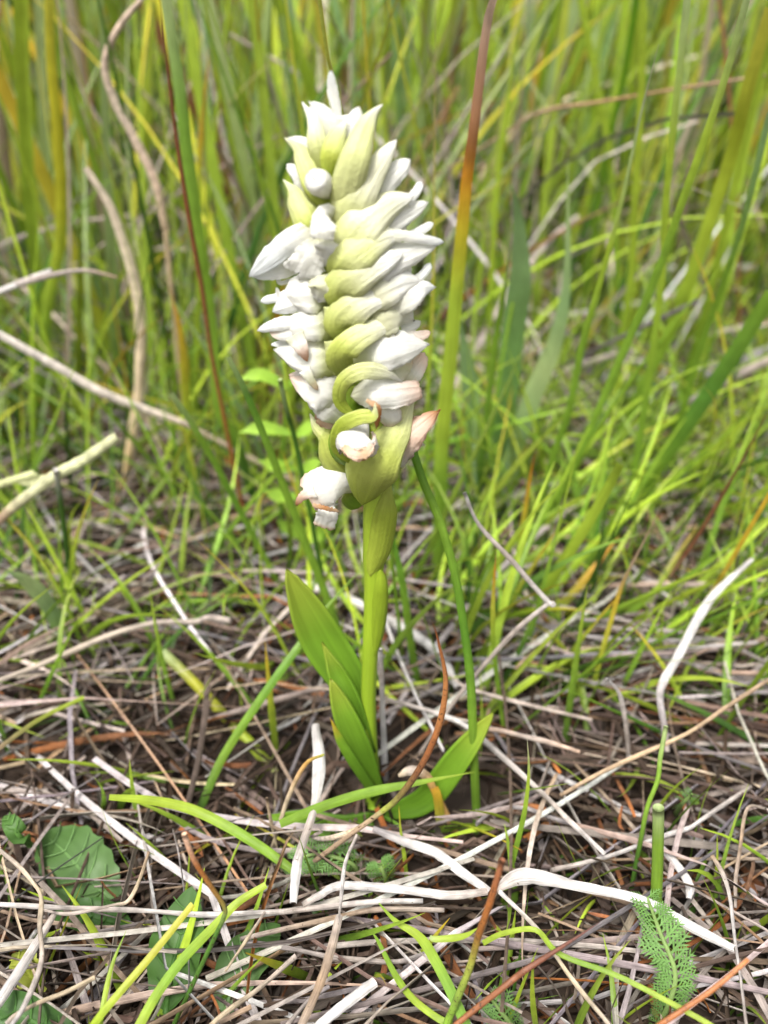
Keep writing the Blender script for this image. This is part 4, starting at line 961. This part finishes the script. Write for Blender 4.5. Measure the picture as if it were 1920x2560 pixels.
# dead straw standing or leaning in the sward
n = 2600
x, y = scatter(n, .14, .95, 1.25, 1.0)
az = rng.uniform(0, 6.283, n)
base = np.stack([x, y, np.full(n, -.002)], -1)
ln = rng.uniform(.05, .20, n)
vuk = blades(base, az, ln, np.clip(rng.lognormal(math.log(.0013), .35, n), .0005, .003), np.radians(np.clip(rng.normal(48, 24, n), 3, 88)), np.radians(rng.normal(28, 26, n)), palette(n, DRY[:-1]), 8,
             (np.radians(np.where(rng.uniform(0, 1, n) < .3, rng.normal(30, 25, n), 0)), rng.uniform(.3, .8, n), rng.normal(0, .5, n)), None, (rng.uniform(0, 1, n) < .5).astype(float), .3)
emit('dead_grass', vuk, M_STRAW, 'leaning dead straw mixed through the green sward', 'dead grass', 30,
     ('dry_straw', ('straw', 'leaning in the sward beyond'), 'straw', 'dry straws in the sward'), ymin=.11)
# short green shoots coming up through the mat
n = 1500
x, y = scatter(n, -.06, .20, 1.3, .8)
az = rng.uniform(0, 6.283, n)
base = np.stack([x, y, np.full(n, -.002)], -1)
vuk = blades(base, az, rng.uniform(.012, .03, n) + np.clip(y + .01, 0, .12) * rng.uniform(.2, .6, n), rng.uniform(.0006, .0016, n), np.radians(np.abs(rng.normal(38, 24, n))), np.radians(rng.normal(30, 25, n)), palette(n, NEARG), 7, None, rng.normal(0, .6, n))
emit('grass_shoots', vuk, M_GRASS, 'short green shoots coming up through the dead mat', 'grass', 50,
     ('grass_blade', ('shoot', 'growing through the mat near'), 'grass blade', 'short shoots in the mat'))
# combed blades growing through the mat on the +x side
n = 420
x = rng.uniform(.012, .17, n); y = rng.uniform(.015, .15, n)
base = np.stack([x, y, np.full(n, -.003)], -1)
vuk = blades(base, rng.normal(.3, .6, n), rng.uniform(.025, .065, n), rng.uniform(.0008, .0021, n), np.radians(np.abs(rng.normal(32, 14, n))), np.radians(rng.normal(22, 18, n)), palette(n, NEARG), 8, None, rng.normal(0, .4, n))
emit('grass_tufts', vuk, M_GRASS, 'green blades combed one way through the dead mat', 'grass', 40,
     ('grass_blade', ('blade', 'combed over the mat near'), 'grass blade', 'combed blades over the mat'))
# green sward close behind
n = 800
x, y = scatter(n, .10, .26, 1.3, .75)
y = np.where(x > .0, y + .09, y)
az = lean_az(x, y, n)
base = np.stack([x, y, np.full(n, -.003)], -1)
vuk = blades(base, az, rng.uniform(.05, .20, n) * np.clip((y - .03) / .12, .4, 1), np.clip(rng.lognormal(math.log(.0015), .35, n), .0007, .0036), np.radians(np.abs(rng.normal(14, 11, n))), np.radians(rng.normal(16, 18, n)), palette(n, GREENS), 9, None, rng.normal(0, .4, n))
emit('grass', vuk, M_GRASS, 'green grass sward close behind the orchid', 'grass', 90,
     ('grass_blade', ('blade', 'standing in the sward near'), 'grass blade', 'blades of the sward behind the orchid'), ymin=.07)
# broad-bladed sedge standing between the near sward and the far grass
n = 420
x, y = scatter(n, .15, .40, 1.3, .8)
y = np.where(x > .01, y + .06, y)
WIDE = [(3, GRN, LIME, LIME), (2.2, GRN, LIME, YEL), (2, GRN, PGR, PGR), (1.4, GRN, BLU, PGR), (1.0, LIME, YEL, GLD), (.6, LIME, GLD, ORG), (1.0, TAN, (.52, .43, .33), (.5, .4, .3)), (.5, RST, (.3, .14, .07), TAN)]
vuk = blades(np.stack([x, y, np.full(n, -.003)], -1), lean_az(x, y, n), rng.uniform(.16, .34, n), rng.uniform(.0022, .0046, n), np.radians(np.abs(rng.normal(9, 7, n))), np.radians(rng.normal(12, 12, n)), palette(n, WIDE), 10, None, rng.normal(0, .3, n))
emit('sedge', vuk, M_GRASS, 'broad-bladed sedge between the near sward and the far grass', 'sedge', 40,
     ('grass_blade', ('broad blade', 'rising behind'), 'grass blade', 'broad blades behind the sward'), ymin=.11)
# taller sward further back
n = 5600
x, y = scatter(n, .26, 1.0, 1.85, .9)
az = lean_az(x, y, n)
base = np.stack([x, y, np.full(n, -.003)], -1)
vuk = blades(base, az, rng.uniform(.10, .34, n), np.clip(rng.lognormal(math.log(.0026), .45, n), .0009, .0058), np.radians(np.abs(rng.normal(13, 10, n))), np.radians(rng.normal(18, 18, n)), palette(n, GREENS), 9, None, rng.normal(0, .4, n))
emit('tall_grass', vuk, M_GRASS, 'tall green and yellow grass filling the background', 'grass', 60,
     ('grass_blade', ('blade', 'standing far behind'), 'grass blade', 'tall background blades'), ymin=.14)
n = 12500
x, y = scatter(n, .9, 3.2, 1.85, .8)
base = np.stack([x, y, np.full(n, -.01)], -1)
vuk = blades(base, lean_az(x, y, n), rng.uniform(.18, .48, n), rng.uniform(.002, .006, n), np.radians(np.abs(rng.normal(13, 10, n))), np.radians(rng.normal(18, 18, n)), palette(n, GREENS), 6)
emit('far_grass', vuk, M_GRASS, 'far meadow grass closing off the background', 'grass')
n = 9500
x, y = scatter(n, 3.0, 14, 1.9, .7, .5)
base = np.stack([x, y, np.full(n, -.02)], -1)
vuk = blades(base, lean_az(x, y, n), rng.uniform(.3, .7, n), rng.uniform(.008, .025, n), np.radians(np.abs(rng.normal(13, 10, n))), np.radians(rng.normal(18, 18, n)), palette(n, GREENS), 5)
emit('meadow', vuk, M_GRASS, 'distant meadow beyond the tall grass', 'grass')
